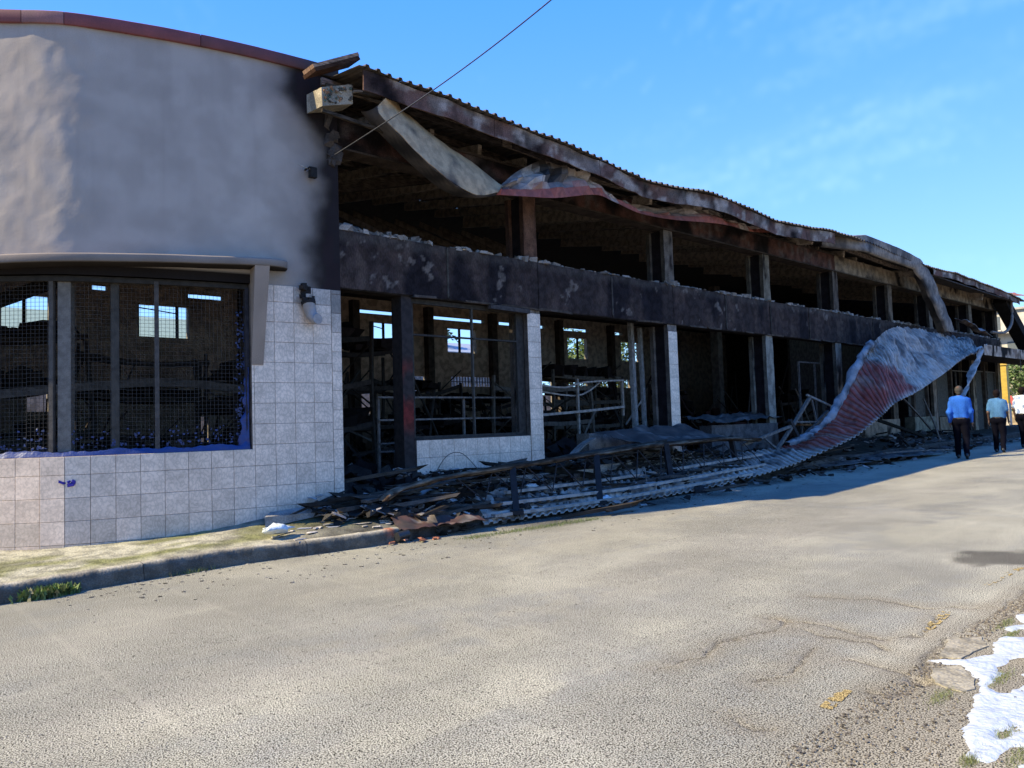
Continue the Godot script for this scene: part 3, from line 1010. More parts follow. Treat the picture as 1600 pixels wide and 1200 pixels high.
	# frames of shop windows that lost their glass
	for f in [[15.3, 17.0, 3.2, -0.5, 0.16], [25.0, 28.6, 3.2, -0.1, 0.17], [29.3, 32.0, 3.25, -0.1, 0.20]]:
		g = G.new()
		g.c = gr(f[4], 0.04)
		g.span(f[0], f[1], f[2] - 0.04, f[2], f[3] - 0.05, f[3])
		g.span(f[0], f[0] + 0.045, 0.62, f[2] - 0.041, f[3] - 0.05, f[3])
		g.span(f[1] - 0.045, f[1], 0.62, f[2] - 0.041, f[3] - 0.05, f[3])
		g.span(lerpf(f[0], f[1], 0.58), lerpf(f[0], f[1], 0.58) + 0.035, 0.62, f[2] - 0.041, f[3] - 0.05, f[3])
		put("window_frame", g, M.steel, t)
	for f in [[22.35, 24.25, 1.48, 3.7], [24.75, 26.3, 1.44, 3.1], [29.4, 30.3, 0.62, 3.2], [30.6, 32.0, 0.62, 3.2]]:   # smoked panels at the far end
		g = G.new()
		g.c = Color(0.10, 0.105, 0.095)
		g.span(f[0], f[1], f[2], f[3], -0.19, -0.16)
		put("smoked_panel", g, M.steel, t)
	# --- back wall with its windows, gap under the roof
	var holes := []
	for w in [[-2.05, -0.88], [1.43, 2.91], [5.4, 6.9], [9.40, 10.68], [13.02, 14.52], [16.7, 17.9], [20.0, 21.36], [23.84, 25.31]]:
		holes.append([w[0], w[1], 4.62, 5.60])
	for w in [[11.35, 11.95, 3.05, 3.64], [13.15, 15.55, 3.25, 3.66], [18.1, 19.0, 2.1, 3.64], [19.55, 21.36, 3.12, 3.62], [22.2, 24.5, 3.3, 3.7], [9.0, 9.5, 2.2, 3.2], [3.2, 3.5, 1.3, 2.2], [-1.4, -0.9, 2.4, 3.1], [-3.0, -2.7, 1.0, 2.3], [28.4, 28.9, 2.4, 3.2]]:
		holes.append(w)
	for w in [[8.6, 10.7], [12.3, 15.0], [15.8, 18.6], [19.4, 21.5], [2.9, 4.0], [0.2, 0.6], [6.0, 7.2], [23.4, 24.0]]:
		holes.append([w[0], w[1], 5.90, 6.05])
	g = G.new()
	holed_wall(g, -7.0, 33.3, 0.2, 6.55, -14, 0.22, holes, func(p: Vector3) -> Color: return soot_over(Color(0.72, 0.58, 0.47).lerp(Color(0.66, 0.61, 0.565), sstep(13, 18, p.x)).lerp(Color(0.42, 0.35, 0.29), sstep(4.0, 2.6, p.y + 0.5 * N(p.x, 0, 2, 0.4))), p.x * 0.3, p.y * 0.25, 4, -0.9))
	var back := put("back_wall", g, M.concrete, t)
	for h in 8:
		g = G.new()
		var w: Array = holes[h]
		g.c = Color(0.04, 0.036, 0.034)
		var mx: float = lerpf(w[0], w[1], [0.5, 0.78, 0.5, 0.52, 0.45, 0.5, 0.55, 0.5][h])
		g.span(mx - 0.04, mx + 0.04, w[2], w[3], -14.12, -14.05)
		g.span(w[0], w[0] + 0.05, w[2], w[3], -14.12, -14.05)
		if h % 2: g.bar(Vector3(w[0], w[3] - 0.1, -14.09), Vector3(mx, w[3] - 0.22, -14.09), 0.03, 0.03)
		put("window_frame", g, M.steel, back)
	for h in [9, 11, 12]:   # security bars of the low windows
		g = G.new()
		var w: Array = holes[h]
		g.c = Color(0.05, 0.045, 0.04)
		var n := int((w[1] - w[0]) / 0.15)
		for q in n: g.span(w[0] + 0.15 * q + 0.06, w[0] + 0.15 * q + 0.085, w[2], w[3], -14.12, -14.09)
		g.span(w[0], w[1], (w[2] + w[3]) / 2 - 0.015, (w[2] + w[3]) / 2 + 0.015, -14.135, -14.122)
		put("window_bars", g, M.steel, back)
	for xx in [4.6, 8.7, 12.0, 15.3, 19.3, 22.9, 27.0]:   # posts along the back wall and one row down the middle
		g = G.new()
		g.c = Color(0.12, 0.105, 0.095)
		g.span(xx - 0.14, xx + 0.14, 0.6, 6.3, -13.99, -13.7)
		put("wall_post", g, M.concrete, t)
	g = G.new()
	g.c = Color(0.20, 0.19, 0.18)
	g.span(22.75, 23.1, 0.6, 7.3, -8.2, -7.85)
	put("inner_column", g, M.concrete, t)
	g = G.new()
	g.c = Color(0.055, 0.05, 0.048)
	g.span(33.32, 33.5, 0.2, 6.1, -14.2, -0.30)
	g.corners([Vector3(33.32, 6.1, -0.3), Vector3(33.5, 6.1, -0.3), Vector3(33.5, 6.1, -14.2), Vector3(33.32, 6.1, -14.2), Vector3(33.32, 6.6, -0.3), Vector3(33.5, 6.6, -0.3), Vector3(33.5, 6.42, -14.2), Vector3(33.32, 6.42, -14.2)])
	for q in 2: g.tri(Vector3(33.33 + 0.16 * q, 6.6, -0.3), Vector3(33.33 + 0.16 * q, 6.42, -14.2), Vector3(33.33 + 0.16 * q, RIDGE_Y - 0.04, RIDGE_Z))
	put("end_wall", g, M.soot, t)
	g = G.new()   # partition that closes the far shops
	g.c = Color(0.09, 0.085, 0.082)
	g.span(25.4, 33.3, 0.6, 6.5, -6.1, -6.0)
	put("partition_wall", g, M.soot, t)
	# --- roof: rafters, purlins, sheets
	for q in 33:
		var xx := 0.05 + q * 1.03
		g = G.new()
		g.c = jit(Color(0.66, 0.57, 0.48), 0.2)
		var main := false
		for c in COLS: main = main or absf(c - xx) < 0.45
		var d := 0.34 if main else 0.20
		var sag := 0.0 if main else 0.05 * N(xx, 2, 2, 0.7)
		var zz := rng.randf_range(-0.35, 0.0) if q % 7 else 0.5
		g.bar(Vector3(xx, roof_y(xx, zz) - 0.16 - d / 2, zz), Vector3(xx + 0.02, RIDGE_Y - 0.18 - d / 2 + sag, RIDGE_Z), 0.09, d)
		put("rafter", g, M.wood, t)
	for q in 9:
		g = G.new()
		var z := 0.1 - q * 0.88
		g.c = jit(Color(0.34, 0.28, 0.235), 0.3)
		for s in 16:
			var xa := s * 2.08 - 0.2
			g.bar(Vector3(xa, roof_y(xa, z) - 0.085, z), Vector3(xa + 2.08, roof_y(xa + 2.08, z) - 0.085, z), 0.06, 0.11)
		put("purlin", g, M.wood, t)
	var period := 0.19
	var xs := -0.05
	while xs < 33.2:   # corrugated sheets, one part each
		var w := period * 4
		var P := []
		var C := []
		var tone := jit(Color(0.10, 0.088, 0.083), 0.25)
		for r in 7:
			var z := lerpf(0.92, RIDGE_Z, r / 6.0)
			var row := PackedVector3Array()
			var cr := PackedColorArray()
			for q in 4:
				for p in [[0.0, 0.0], [0.55, 0.0], [0.65, 0.04], [0.88, 0.04], [0.98, 0.0]]:
					var xx: float = xs + (q + p[0]) * period
					row.append(Vector3(xx, roof_y(xx, z) + 0.01 + p[1] + (0.012 * N(xx, z, 7, 0.8) if r < 3 else 0.0), z + (0.02 * N(xs, 0, 0, 2.0) if r == 0 else 0.0)))
					cr.append(tone)
			P.append(row); C.append(cr)
		g = G.new()
		g.sheet(P, 0.006, C)
		for q in g.v.size():   # rusted grey above; underside paler, light for the dark hall put into colour
			if g.n[q].y < -0.3: g.k[q] = Color(0.15, 0.13, 0.115)
		put("roof_sheet", g, M.tin, t)
		xs += w - 0.004
	for q in 8:
		g = G.new()
		g.c = Color(0.05, 0.045, 0.045)
		var xa := -0.1 + q * 4.2
		g.corners([Vector3(xa, RIDGE_Y - 0.02, RIDGE_Z), Vector3(xa + 4.19, RIDGE_Y - 0.02, RIDGE_Z), Vector3(xa + 4.19, 6.25, -14.9), Vector3(xa, 6.25, -14.9), Vector3(xa, RIDGE_Y + 0.01, RIDGE_Z), Vector3(xa + 4.19, RIDGE_Y + 0.01, RIDGE_Z), Vector3(xa + 4.19, 6.28, -14.9), Vector3(xa, 6.28, -14.9)])
		put("back_roof_sheet", g, M.tin, t)
	# barge over the left gable, above the flat roof
	g = G.new()
	g.c = Color(0.06, 0.055, 0.055)
	g.corners([Vector3(-0.16, 6.3, -14.2), Vector3(-0.16, 6.3, 0.0), Vector3(-0.06, 6.3, 0.0), Vector3(-0.06, 6.3, -14.2), Vector3(-0.16, 6.55, -14.2), Vector3(-0.16, 6.75, 0.0), Vector3(-0.06, 6.75, 0.0), Vector3(-0.06, 6.55, -14.2)])
	g.tri(Vector3(-0.1, 6.72, 0.0), Vector3(-0.1, 6.52, -14.2), Vector3(-0.1, RIDGE_Y - 0.05, RIDGE_Z))
	put("gable", g, M.soot, t)
	# --- fascia boards along the eaves
	var fx := [0.05, 2.6, 5.2, 8.0, 10.8, 13.4, 15.1]
	for s in fx.size() - 1:
		fascia(t, fx[s], fx[s + 1], 0.86, 0.30, s)
	fascia(t, 22.4, 25.2, 0.86, 0.2, 7)
	fascia(t, 25.2, 28.3, 0.86, 0.2, 8)
	fascia(t, 28.3, 32.6, 0.86, 0.2, 9)
	for p in [[0.9, 3.0, 0.55], [3.2, 7.9, 0.62], [9.9, 14.8, 0.58]]:   # batten lines that show in the gap behind the fascia
		g = G.new()
		g.c = Color(0.055, 0.05, 0.05)
		g.bar(Vector3(p[0], eave(p[0]) - 0.22, p[2]), Vector3(p[1], eave(p[1]) - 0.22, p[2]), 0.05, 0.10)
		put("batten", g, M.wood, t)
	# far end: soffit boards below the roof
	g = G.new()
	g.c = Color(0.12, 0.115, 0.12)
	g.corners([Vector3(22.4, 6.38, 0.06), Vector3(22.4, 6.25, 0.84), Vector3(32.4, 6.14, 0.84), Vector3(32.4, 6.38, 0.06), Vector3(22.4, 6.41, 0.06), Vector3(22.4, 6.28, 0.84), Vector3(32.4, 6.17, 0.84), Vector3(32.4, 6.41, 0.06)])
	put("soffit_board", g, M.concrete, t)
	# --- sheet metal soffit torn loose: the wide fold at the left
	var R := along(V([[0.54, 6.62, 0.70], [1.11, 6.56, 0.45], [1.71, 6.30, 0.40], [2.41, 6.07, 0.40], [3.05, 5.77, 0.45]]), 40)
	var L := along(V([[0.32, 6.35, 0.82], [0.36, 6.20, 0.85], [0.75, 5.94, 0.85], [1.40, 5.56, 0.85], [2.15, 5.38, 0.75], [2.72, 5.52, 0.70]]), 40)
	var U := along(V([[0.36, 6.45, 0.30], [0.52, 6.22, 0.40], [1.13, 5.82, 0.40], [1.76, 5.50, 0.40], [2.18, 5.41, 0.50], [2.79, 5.55, 0.60]]), 40)
	var P := []
	var C := []
	for q in 40:
		var row := PackedVector3Array()
		var cr := PackedColorArray()
		for s in 9:
			var f := s / 8.0
			var p: Vector3 = R[q].lerp(L[q], f) + Vector3(0.25, 0.3, 0.6) * (0.10 * sin(PI * f) + 0.03 * N(q * 0.05, f, 2, 1.5))
			row.append(p)
			cr.append(soot_over(Color(0.62, 0.45, 0.26), p.x * 1.5, p.y * 1.5, 2, -0.75 + 0.3 * sstep(0.75, 1.0, f)))
		P.append(row); C.append(cr)
	g = G.new()
	g.sheet(P, -0.01, C)
	P = []; C = []
	for q in 40:
		var row := PackedVector3Array()
		var cr := PackedColorArray()
		for s in 5:
			var p: Vector3 = L[q].lerp(U[q], s / 4.0) + Vector3(0, -0.03, 0.02) * sin(PI * s / 4.0)
			row.append(p)
			cr.append(soot_over(Color(0.12, 0.105, 0.095), p.x * 2, p.y, 2, -0.2))
		P.append(row); C.append(cr)
	g.sheet(P, -0.01, C)
	put("torn_soffit", g, M.tin, t)
	# crumpled length with a red rim
	L = along(V([[2.70, 5.54, 0.70], [3.48, 5.63, 0.75], [4.13, 5.73, 0.75], [5.19, 5.98, 0.75], [5.81, 5.96, 0.70], [6.74, 5.91, 0.60], [7.91, 5.98, 0.55], [9.32, 6.12, 0.60], [10.18, 6.18, 0.60], [11.61, 6.26, 0.50], [13.94, 6.60, 0.70], [15.5, 6.62, 0.60]]), 64)
	U = along(V([[3.11, 5.86, 0.50], [3.64, 6.22, 0.45], [4.47, 6.62, 0.50], [4.88, 6.52, 0.45], [5.72, 6.30, 0.30], [6.46, 6.18, 0.25], [7.81, 6.23, 0.30], [9.03, 6.62, 0.45], [9.56, 6.50, 0.30], [10.64, 6.40, 0.30], [12.39, 6.50, 0.35], [14.56, 6.72, 0.50]]), 64)
	P = []; C = []
	for q in 64:
		var row := PackedVector3Array()
		var cr := PackedColorArray()
		for s in 7:
			var f := s / 6.0
			var p: Vector3 = L[q].lerp(U[q], f)
			var n1 := absf(N(q * 0.07, f * 0.6, 2, 2.4))
			p += Vector3(0.05, 0.1, 1) * (0.26 * (n1 - 0.3) + 0.09 * N(q * 0.28, f * 1.5, 4, 1.5)) * sin(PI * f)
			if s == 0: p += Vector3(0, -0.05, 0.0)
			row.append(p)
			var red := (1 - sstep(0.05, 0.22, f + 0.06 * N(q * 0.23, 0, 3, 1.5))) * sstep(-0.5, 0.1, N(L[q].x, 0, 6, 0.5) + 0.25)
			var c := Color(0.42, 0.37, 0.35).lerp(Color(0.66, 0.58, 0.52), sstep(0.0, 0.5, N(p.x, p.y * 2, 3, 1.1)))
			c = soot_over(c, p.x, p.y * 1.5, 7, -0.55 + 0.25 * sstep(0.6, 1.0, f) + 0.12 * sstep(10, 13, p.x))
			cr.append(c.lerp(Color(0.42, 0.10, 0.07), red * 0.92))
		P.append(row); C.append(cr)
	g = G.new()
	g.crumple(P, 0.008, C)
	put("torn_soffit", g, M.tin, t)
	# --- pieces at the torn left corner of the roof
	g = G.new()
	g.c = Color(0.50, 0.33, 0.24)
	g.bar(Vector3(-0.62, 6.74, 0.50), Vector3(0.12, 7.14, 0.50), 0.30, 0.05)
	g.c = Color(0.10, 0.055, 0.04)
	g.bar(Vector3(-0.60, 6.69, 0.49), Vector3(0.13, 7.08, 0.49), 0.34, 0.05)
	put("roof_stub", g, M.wood, t)
	g = G.new()
	for q in 1:
		g.c = Color(0.46, 0.42, 0.34)
		g.corners([Vector3(-0.44, 6.24, 0.56), Vector3(0.06, 6.40, 0.56), Vector3(0.08, 6.42, 0.20), Vector3(-0.44, 6.28, 0.10), Vector3(-0.44, 6.52, 0.54), Vector3(0.06, 6.70, 0.54), Vector3(0.08, 6.72, 0.20), Vector3(-0.44, 6.56, 0.10)])
	for q in 44:
		g.c = [Color(0.50, 0.46, 0.38), Color(0.14, 0.20, 0.17), Color(0.45, 0.26, 0.15), Color(0.12, 0.11, 0.10)][rng.randi() % 4]
		var fx2 := rng.randf()
		var fy := rng.randf()
		g.chunk(Vector3(lerpf(-0.42, 0.04, fx2), lerpf(6.27, 6.53, fy) + 0.16 * fx2, 0.563), Vector3(rng.randf_range(0.015, 0.05), rng.randf_range(0.015, 0.04), 0.012), Basis(Vector3.BACK, rng.randf_range(-1, 1)), rng, 0.7)
	put("boxed_eave_end", g, M.concrete, t)
	g = G.new()
	g.c = Color(0.10, 0.085, 0.07)
	g.bar(Vector3(-0.42, 6.20, 0.5), Vector3(0.9, 6.10, 0.55), 0.05, 0.05)
	g.bar(Vector3(-0.35, 6.58, 0.5), Vector3(0.6, 6.66, 0.5), 0.05, 0.07)
	g.bar(Vector3(0.1, 6.6, 0.55), Vector3(0.42, 6.55, 0.75), 0.04, 0.05)
	g.c = Color(0.5, 0.45, 0.4)
	g.bar(Vector3(0.06, 6.58, 0.58), Vector3(0.28, 6.62, 0.62), 0.05, 0.03)
	put("eave_batten", g, M.wood, t)
	g = G.new()
	g.c = Color(0.10, 0.09, 0.085)
	for q in 10: g.chunk(arc(rng.randf_range(-0.06, 0.12), 0.03, rng.randf_range(5.6, 6.6)), Vector3(rng.randf_range(0.05, 0.16), rng.randf_range(0.06, 0.2), 0.05), Basis(Vector3.BACK, rng.randf_range(-0.6, 0.6)), rng, 0.7)
	put("burst_plaster", g, M.concrete, t).set_meta("kind", "stuff")
	for q in 11:   # burnt battens that hang down from the roof behind the first upper bays
		g = G.new()
		g.c = jit(Color(0.40, 0.34, 0.29), 0.25)
		var bx := 1.3 + q * 0.72 + rng.randf_range(-0.12, 0.12)
		var drop := rng.randf_range(0.0, 0.35)
		g.bar(Vector3(bx + 0.3, 5.15, -2.6), Vector3(bx, 7.1 - drop * 0.3, -6.4), 0.07, 0.14)
		put("hanging_batten", g, M.wood, t)
	g = G.new()   # a fallen beam that shows inside the first upper bay
	g.c = Color(0.15, 0.125, 0.10)
	g.bar(Vector3(1.2, 6.2, -3.0), Vector3(4.9, 7.25, -3.0), 0.14, 0.22)
	put("loose_beam", g, M.wood, t)
	# --- bent box fascia at the right, which hangs from the roof
	var T := straight(V([[15.08, 6.57, 0.50], [17.11, 6.86, 0.90], [19.23, 6.78, 0.90], [21.2, 6.66, 0.90], [22.0, 6.36, 0.90], [22.86, 5.30, 1.00], [23.57, 4.24, 1.10]]), 61)
	var Bm := straight(V([[15.06, 6.35, 0.50], [17.05, 6.38, 0.90], [18.91, 6.33, 0.90], [20.60, 6.28, 0.90], [21.35, 5.95, 0.90], [22.16, 5.07, 1.00], [22.85, 4.26, 1.10]]), 61)
	P = []; C = []
	for q in 60:
		var row := PackedVector3Array()
		var cr := PackedColorArray()
		var a: Vector3 = T[q]
		var b: Vector3 = Bm[q]
		var crease := sstep(0.0, 0.02, absf(q - 10) / 60.0)
		for p in [a + Vector3(0, 0.02, -0.55), a + Vector3(0, 0.02, -0.02), a, a.lerp(b, 0.33), a.lerp(b, 0.66), b, b + Vector3(0, -0.02, -0.08)]:
			var pp: Vector3 = p + Vector3(0, 0, 0.03 * N(q * 0.08, p.y, 2, 1.2))
			row.append(pp)
			cr.append(soot_over(Color(0.34, 0.285, 0.235).lerp(Color(0.13, 0.108, 0.095), sstep(0.0, 0.5, N(pp.x, pp.y, 1, 0.9))), pp.x, pp.y, 2, -0.42 - 0.2 * sstep(20, 22, pp.x)).lerp(Color(0.4, 0.38, 0.36), 0.5 * (1 - crease)))
		P.append(row); C.append(cr)
	g = G.new()
	g.sheet(P, 0.012, C)
	put("bent_fascia", g, M.tin, t)
	g = G.new()
	g.c = Color(0.075, 0.03, 0.026)
	g.path(along(V([[22.3, 6.2, 0.72], [22.95, 5.5, 0.75], [23.9, 4.35, 0.85]]), 8), 0.06, 0.10)
	put("bent_flashing", g, M.tin, t)
	# --- far right corner
	g = G.new()
	g.c = Color(0.035, 0.032, 0.034)
	g.bar(Vector3(31.5, 6.30, 0.40), Vector3(34.6, 4.35, 0.50), 0.5, 0.42)
	put("fallen_beam", g, M.soot, t)
	g = G.new()
	g.c = Color(0.50, 0.17, 0.10)
	P = []
	for q in 12:
		var row := PackedVector3Array()
		for s in 4: row.append(Vector3(30.6 + q * 0.26, 6.52 + 0.02 * q + 0.03 * N(q, s, 1, 1.0) - 0.06 * s, 0.5 + 0.12 * s))
		P.append(row)
	g.sheet(P, 0.01)
	put("red_flashing", g, M.tin, t)
	g = G.new()
	g.c = Color(0.33, 0.27, 0.22)
	g.tube(along(V([[31.9, 6.2, 0.7], [31.7, 5.6, 0.75], [31.2, 5.1, 0.8], [30.2, 4.75, 0.8], [28.6, 4.68, 0.8]]), 16), 0.06)
	put("hanging_conduit", g, M.steel, t)
	g = G.new()
	P = []; C = []
	for q in 14:
		var row := PackedVector3Array()
		var cr := PackedColorArray()
		for s in 5:
			row.append(Vector3(25.3 + q * 0.21, 5.05 - q * 0.035 + 0.08 * N(q * 0.3, s, 1, 1.0) + (0.12 if s > 2 else 0.0) - 0.06 * s, 0.55 + 0.10 * s + 0.05 * N(q, s * 0.5, 4, 0.8)))
			cr.append(Color(0.42, 0.40, 0.40).lerp(Color(0.20, 0.12, 0.10), sstep(0, 0.5, N(q * 0.3, s * 0.3, 6, 1.0))))
		P.append(row); C.append(cr)
	g.sheet(P, 0.012, C)
	put("crumpled_panel", g, M.tin, t)

func straight(pts: Array, count: int) -> Array:   # the same, with hard bends
	var out := []
	for q in count:
		var f := float(q) / (count - 1) * (pts.size() - 1)
		var j := mini(int(f), pts.size() - 2)
		out.append(pts[j].lerp(pts[j + 1], f - j))
	return out

func fascia(t: Node3D, xa: float, xb: float, z: float, h: float, s: int) -> void:
	var g := G.new()
	var P := []
	var C := []
	var n := int((xb - xa) / 0.07)
	for r in 6:
		var row := PackedVector3Array()
		var cr := PackedColorArray()
		for q in n + 1:
			var x := lerpf(xa + 0.006, xb - 0.006, float(q) / n)
			var y := eave(x) - 0.005 - h * (1 - r / 5.0)
			row.append(Vector3(x, y, z + 0.05 * N(x, y, 2, 0.5) + 0.004 * N(x, y, 5, 4.0)))
			var c := Color(0.20, 0.125, 0.108).lerp(Color(0.26, 0.215, 0.195), sstep(-0.1, 0.4, N(x, y, 9, 0.7)))
			c = c.lerp(Color(0.56, 0.50, 0.46), sstep(0.2, 0.5, N(x * 1.2, y * 1.5, 14, 1.0) + 0.25 * N(x, y, 15, 4.0)) * 0.8)
			c = soot_over(c, x, y, 3, -0.62)
			cr.append(c)
		P.append(row); C.append(cr)
	g.sheet(P, 0.022, C)
	put("fascia_board", g, M.concrete, t)

# ---------------------------------------------------------------- the street awning that came down
const NS := 1400
func fallen_awning() -> void:
	var t := thing("fallen_awning", "collapsed corrugated street awning, twisted up at one end and flat on the rubble", "awning")
	var A := along(V([[25.27, 4.17, 1.00], [23.61, 4.26, 0.80], [19.89, 4.30, 0.80], [18.09, 4.12, 1.00], [16.64, 3.65, 1.10], [15.26, 2.96, 1.20], [13.57, 1.59, 1.20], [12.40, 1.00, 0.95], [11.38, 0.86, 0.70], [9.19, 0.74, 0.60], [6.72, 0.68, 0.72], [3.91, 0.62, 0.85], [1.71, 0.54, 0.90]]), NS)
	var B := along(V([[23.3, 3.72, 2.00], [21.0, 3.30, 2.10], [19.04, 2.81, 2.20], [16.37, 2.24, 2.40], [14.59, 1.87, 2.40], [13.81, 1.52, 2.30], [12.35, 1.05, 2.20], [10.60, 0.72, 2.10], [9.00, 0.47, 1.95], [5.95, 0.28, 1.86], [3.26, 0.24, 1.80], [1.38, 0.20, 1.68]]), NS)
	var P := []
	var C := []
	var s := 0.0
	for q in NS:
		if q > 0: s += (A[q].lerp(B[q], 0.5) - A[q - 1].lerp(B[q - 1], 0.5)).length()
		var row := PackedVector3Array()
		var cr := PackedColorArray()
		var ph := fposmod(s / 0.19, 1.0)
		var rib := sstep(0.30, 0.40, ph) * (1 - sstep(0.88, 0.98, ph))
		var u := q * 520.0 / NS
		for w in 22:
			var f := w / 21.0
			var a: Vector3 = A[q]
			var b: Vector3 = B[q]
			var p := a.lerp(b, f)
			var lift := sstep(10.0, 14.0, p.x)
			var across := (b - a).normalized()
			var fwd: Vector3 = (A[mini(q + 1, NS - 1)] - A[maxi(q - 1, 0)]).normalized()
			var nn := across.cross(fwd).normalized()
			p += nn * (0.034 * rib - 0.02)
			p += nn * (0.06 * N(u * 0.02, f * 0.7, 3, 1.6) + 0.16 * lift * N(u * 0.012, f * 0.5, 8, 1.4)) * sin(PI * clampf(f, 0.06, 0.94))
			p += nn * (0.06 * (absf(N(u * 0.03, f * 1.2, 5, 1.4)) - 0.3) + 0.10 * (absf(N(u * 0.07 + f, f * 1.5, 15, 1.2)) - 0.3)) * lift * sstep(14.0, 17.0, p.x)
			p += Vector3(0, 0.03, 0) * N(u * 0.03, f, 12, 2.0) * (1 - lift) * (1 - f)
			p.y = maxf(p.y, (gy(p.x) + 0.03 if p.z > kz(p.x) else py(p.x, p.z) + 0.02))
			row.append(p)
			var ash := Color(0.66, 0.565, 0.49).lerp(Color(0.40, 0.34, 0.295), sstep(-0.1, 0.7, N(p.x * 1.0, p.y * 1.4, p.z, 1.0)))
			ash = ash.lerp(Color(0.12, 0.115, 0.115), sstep(0.3, 0.7, N(p.x, f * 2, 9, 0.9)) * 0.8)
			if lift < 0.5: ash = ash.lerp(Color(0.10, 0.095, 0.09), sstep(0.25, 0.7, N(p.x * 0.8, p.z * 2.0, 21, 0.8)) * 0.7 * (1 - sstep(0.80, 0.9, f)))
			var red := sstep(11.0, 11.8, p.x) * (1 - sstep(15.8, 16.5, p.x + 0.5 * N(p.x, p.y, 2, 1.0) + 0.5 * (p.y - 2.0))) * (1 - sstep(0.93, 0.98, f))
			var c := ash.lerp(Color(0.42, 0.075, 0.045).lerp(Color(0.40, 0.19, 0.14), sstep(0.4, 1.0, N(p.x, p.y, 33, 1.3))), red * (0.97 - 0.2 * rib))
			cr.append(c)
		P.append(row); C.append(cr)
	var g := G.new()
	g.sheet(P, 0.008, C)
	put("awning_sheet", g, M.tin, t)
	# folded gutter edge that runs up the twisted part on the building side
	g = G.new()
	g.c = Color(0.34, 0.35, 0.38)
	var edge := []
	for q in range(int(NS * 0.346), int(NS * 0.635), int(NS * 0.006)): edge.append(A[q] + Vector3(-0.02, 0.02, 0.03))
	P = []; C = []
	for q in edge.size():
		var row := PackedVector3Array()
		var cr := PackedColorArray()
		for p in [Vector3(-0.06, 0.05, -0.10), Vector3(-0.10, 0.10, 0.02), Vector3(0.0, 0.06, 0.10), Vector3(0.03, -0.02, 0.07)]:
			row.append(edge[q] + p * (1 + 0.5 * N(q * 0.2, p.x * 9, 2, 1.2)))
			cr.append(Color(0.42, 0.44, 0.48).lerp(Color(0.08, 0.08, 0.085), sstep(0.1, 0.5, N(q * 0.15, p.z * 6, 7, 1.6))))
		P.append(row); C.append(cr)
	g.sheet(P, 0.01, C)
	put("gutter_edge", g, M.tin, t)
	# pale strip of torn sheet hanging by the end of the ribbon
	g = G.new()
	P = []; C = []
	for q in 30:
		var row := PackedVector3Array()
		var cr := PackedColorArray()
		var o: Vector3 = Vector3(23.3, 3.78, 1.95).lerp(Vector3(20.6, 2.05, 2.1), q / 29.0)
		for w in 4:
			row.append(o + Vector3(0.10, 0.03, 0.05) * (w - 1.5) * (1.2 - 0.8 * q / 29.0) + Vector3(0, 0.04, 0.08) * N(q * 0.1, w * 0.3, 2, 1.0))
			cr.append(Color(0.66, 0.63, 0.60).lerp(Color(0.35, 0.33, 0.31), sstep(0, 0.5, N(q * 0.2, w * 0.4, 5, 1.0))))
		P.append(row); C.append(cr)
	g.sheet(P, 0.012, C)
	put("torn_strip", g, M.tin, t)
	for b in [[[1.9, 0.44, 1.50], [5.0, 0.46, 1.62], [9.4, 0.60, 1.60]], [[2.3, 0.56, 1.16], [5.5, 0.62, 1.22], [10.0, 0.78, 1.20]], [[1.6, 0.30, 1.66], [4.4, 0.335, 1.80], [8.4, 0.47, 1.86]]]:
		g = G.new()
		g.c = Color(0.50, 0.46, 0.42)
		g.path(along(V(b), 24), 0.075, 0.045)
		put("purlin", g, M.tin, t)
	# lattice girder: chord, posts, zigzag rods, lower chord
	var chord := along(V([[0.0, 0.62, 1.15], [0.36, 0.76, 1.1], [1.40, 0.895, 1.15], [3.15, 0.99, 1.15], [5.6, 1.11, 1.15], [6.9, 1.145, 1.1], [8.85, 1.165, 1.1], [10.2, 1.10, 1.0]]), 60)
	P = []; C = []
	for q in 60:
		var row := PackedVector3Array()
		var cr := PackedColorArray()
		var e := sstep(0.0, 0.06, q / 59.0)
		for w in 9:
			var an := TAU * w / 8
			var r := (0.03 + 0.045 * e) * (1 + 0.4 * N(q * 0.12, w % 8, 2, 1.3))
			row.append(chord[q] + Vector3(0, sin(an) * r * 0.62, cos(an) * r * 1.5))
			cr.append(Color(0.10, 0.065, 0.045).lerp(Color(0.30, 0.25, 0.19), sstep(0.1, 0.5, N(q * 0.15, w * 0.5, 8, 1.0) + 0.35 * (1 - sstep(0.1, 0.3, q / 59.0)))))
		P.append(row); C.append(cr)
	g = G.new()
	g.grid(P, C, true)
	put("top_chord", g, M.wood, t)
	g = G.new()
	g.c = Color(0.08, 0.075, 0.075)
	g.path(along(V([[1.9, 0.50, 1.35], [3.0, 0.44, 1.5], [5.0, 0.50, 1.45], [8.0, 0.62, 1.25]]), 14), 0.05, 0.05)
	put("bottom_chord", g, M.steel, t)
	for p in [[2.05, 0.31, 1.66, 2.40, 0.92, 1.22], [3.86, 0.30, 1.74, 4.38, 1.02, 1.24], [6.35, 0.38, 1.38, 6.45, 1.15, 1.2], [9.25, 0.44, 1.05, 8.95, 1.22, 1.08]]:
		g = G.new()
		g.c = Color(0.035, 0.033, 0.036)
		g.bar(Vector3(p[0], p[1] - 0.05, p[2]), Vector3(p[3], p[4], p[5]), 0.10, 0.085)
		g.box(Vector3(p[0], p[1], p[2]), Vector3(0.24, 0.06, 0.20), Basis(Vector3.UP, rng.randf()))
		put("post", g, M.steel, t)
	var x := 1.3
	var up := true
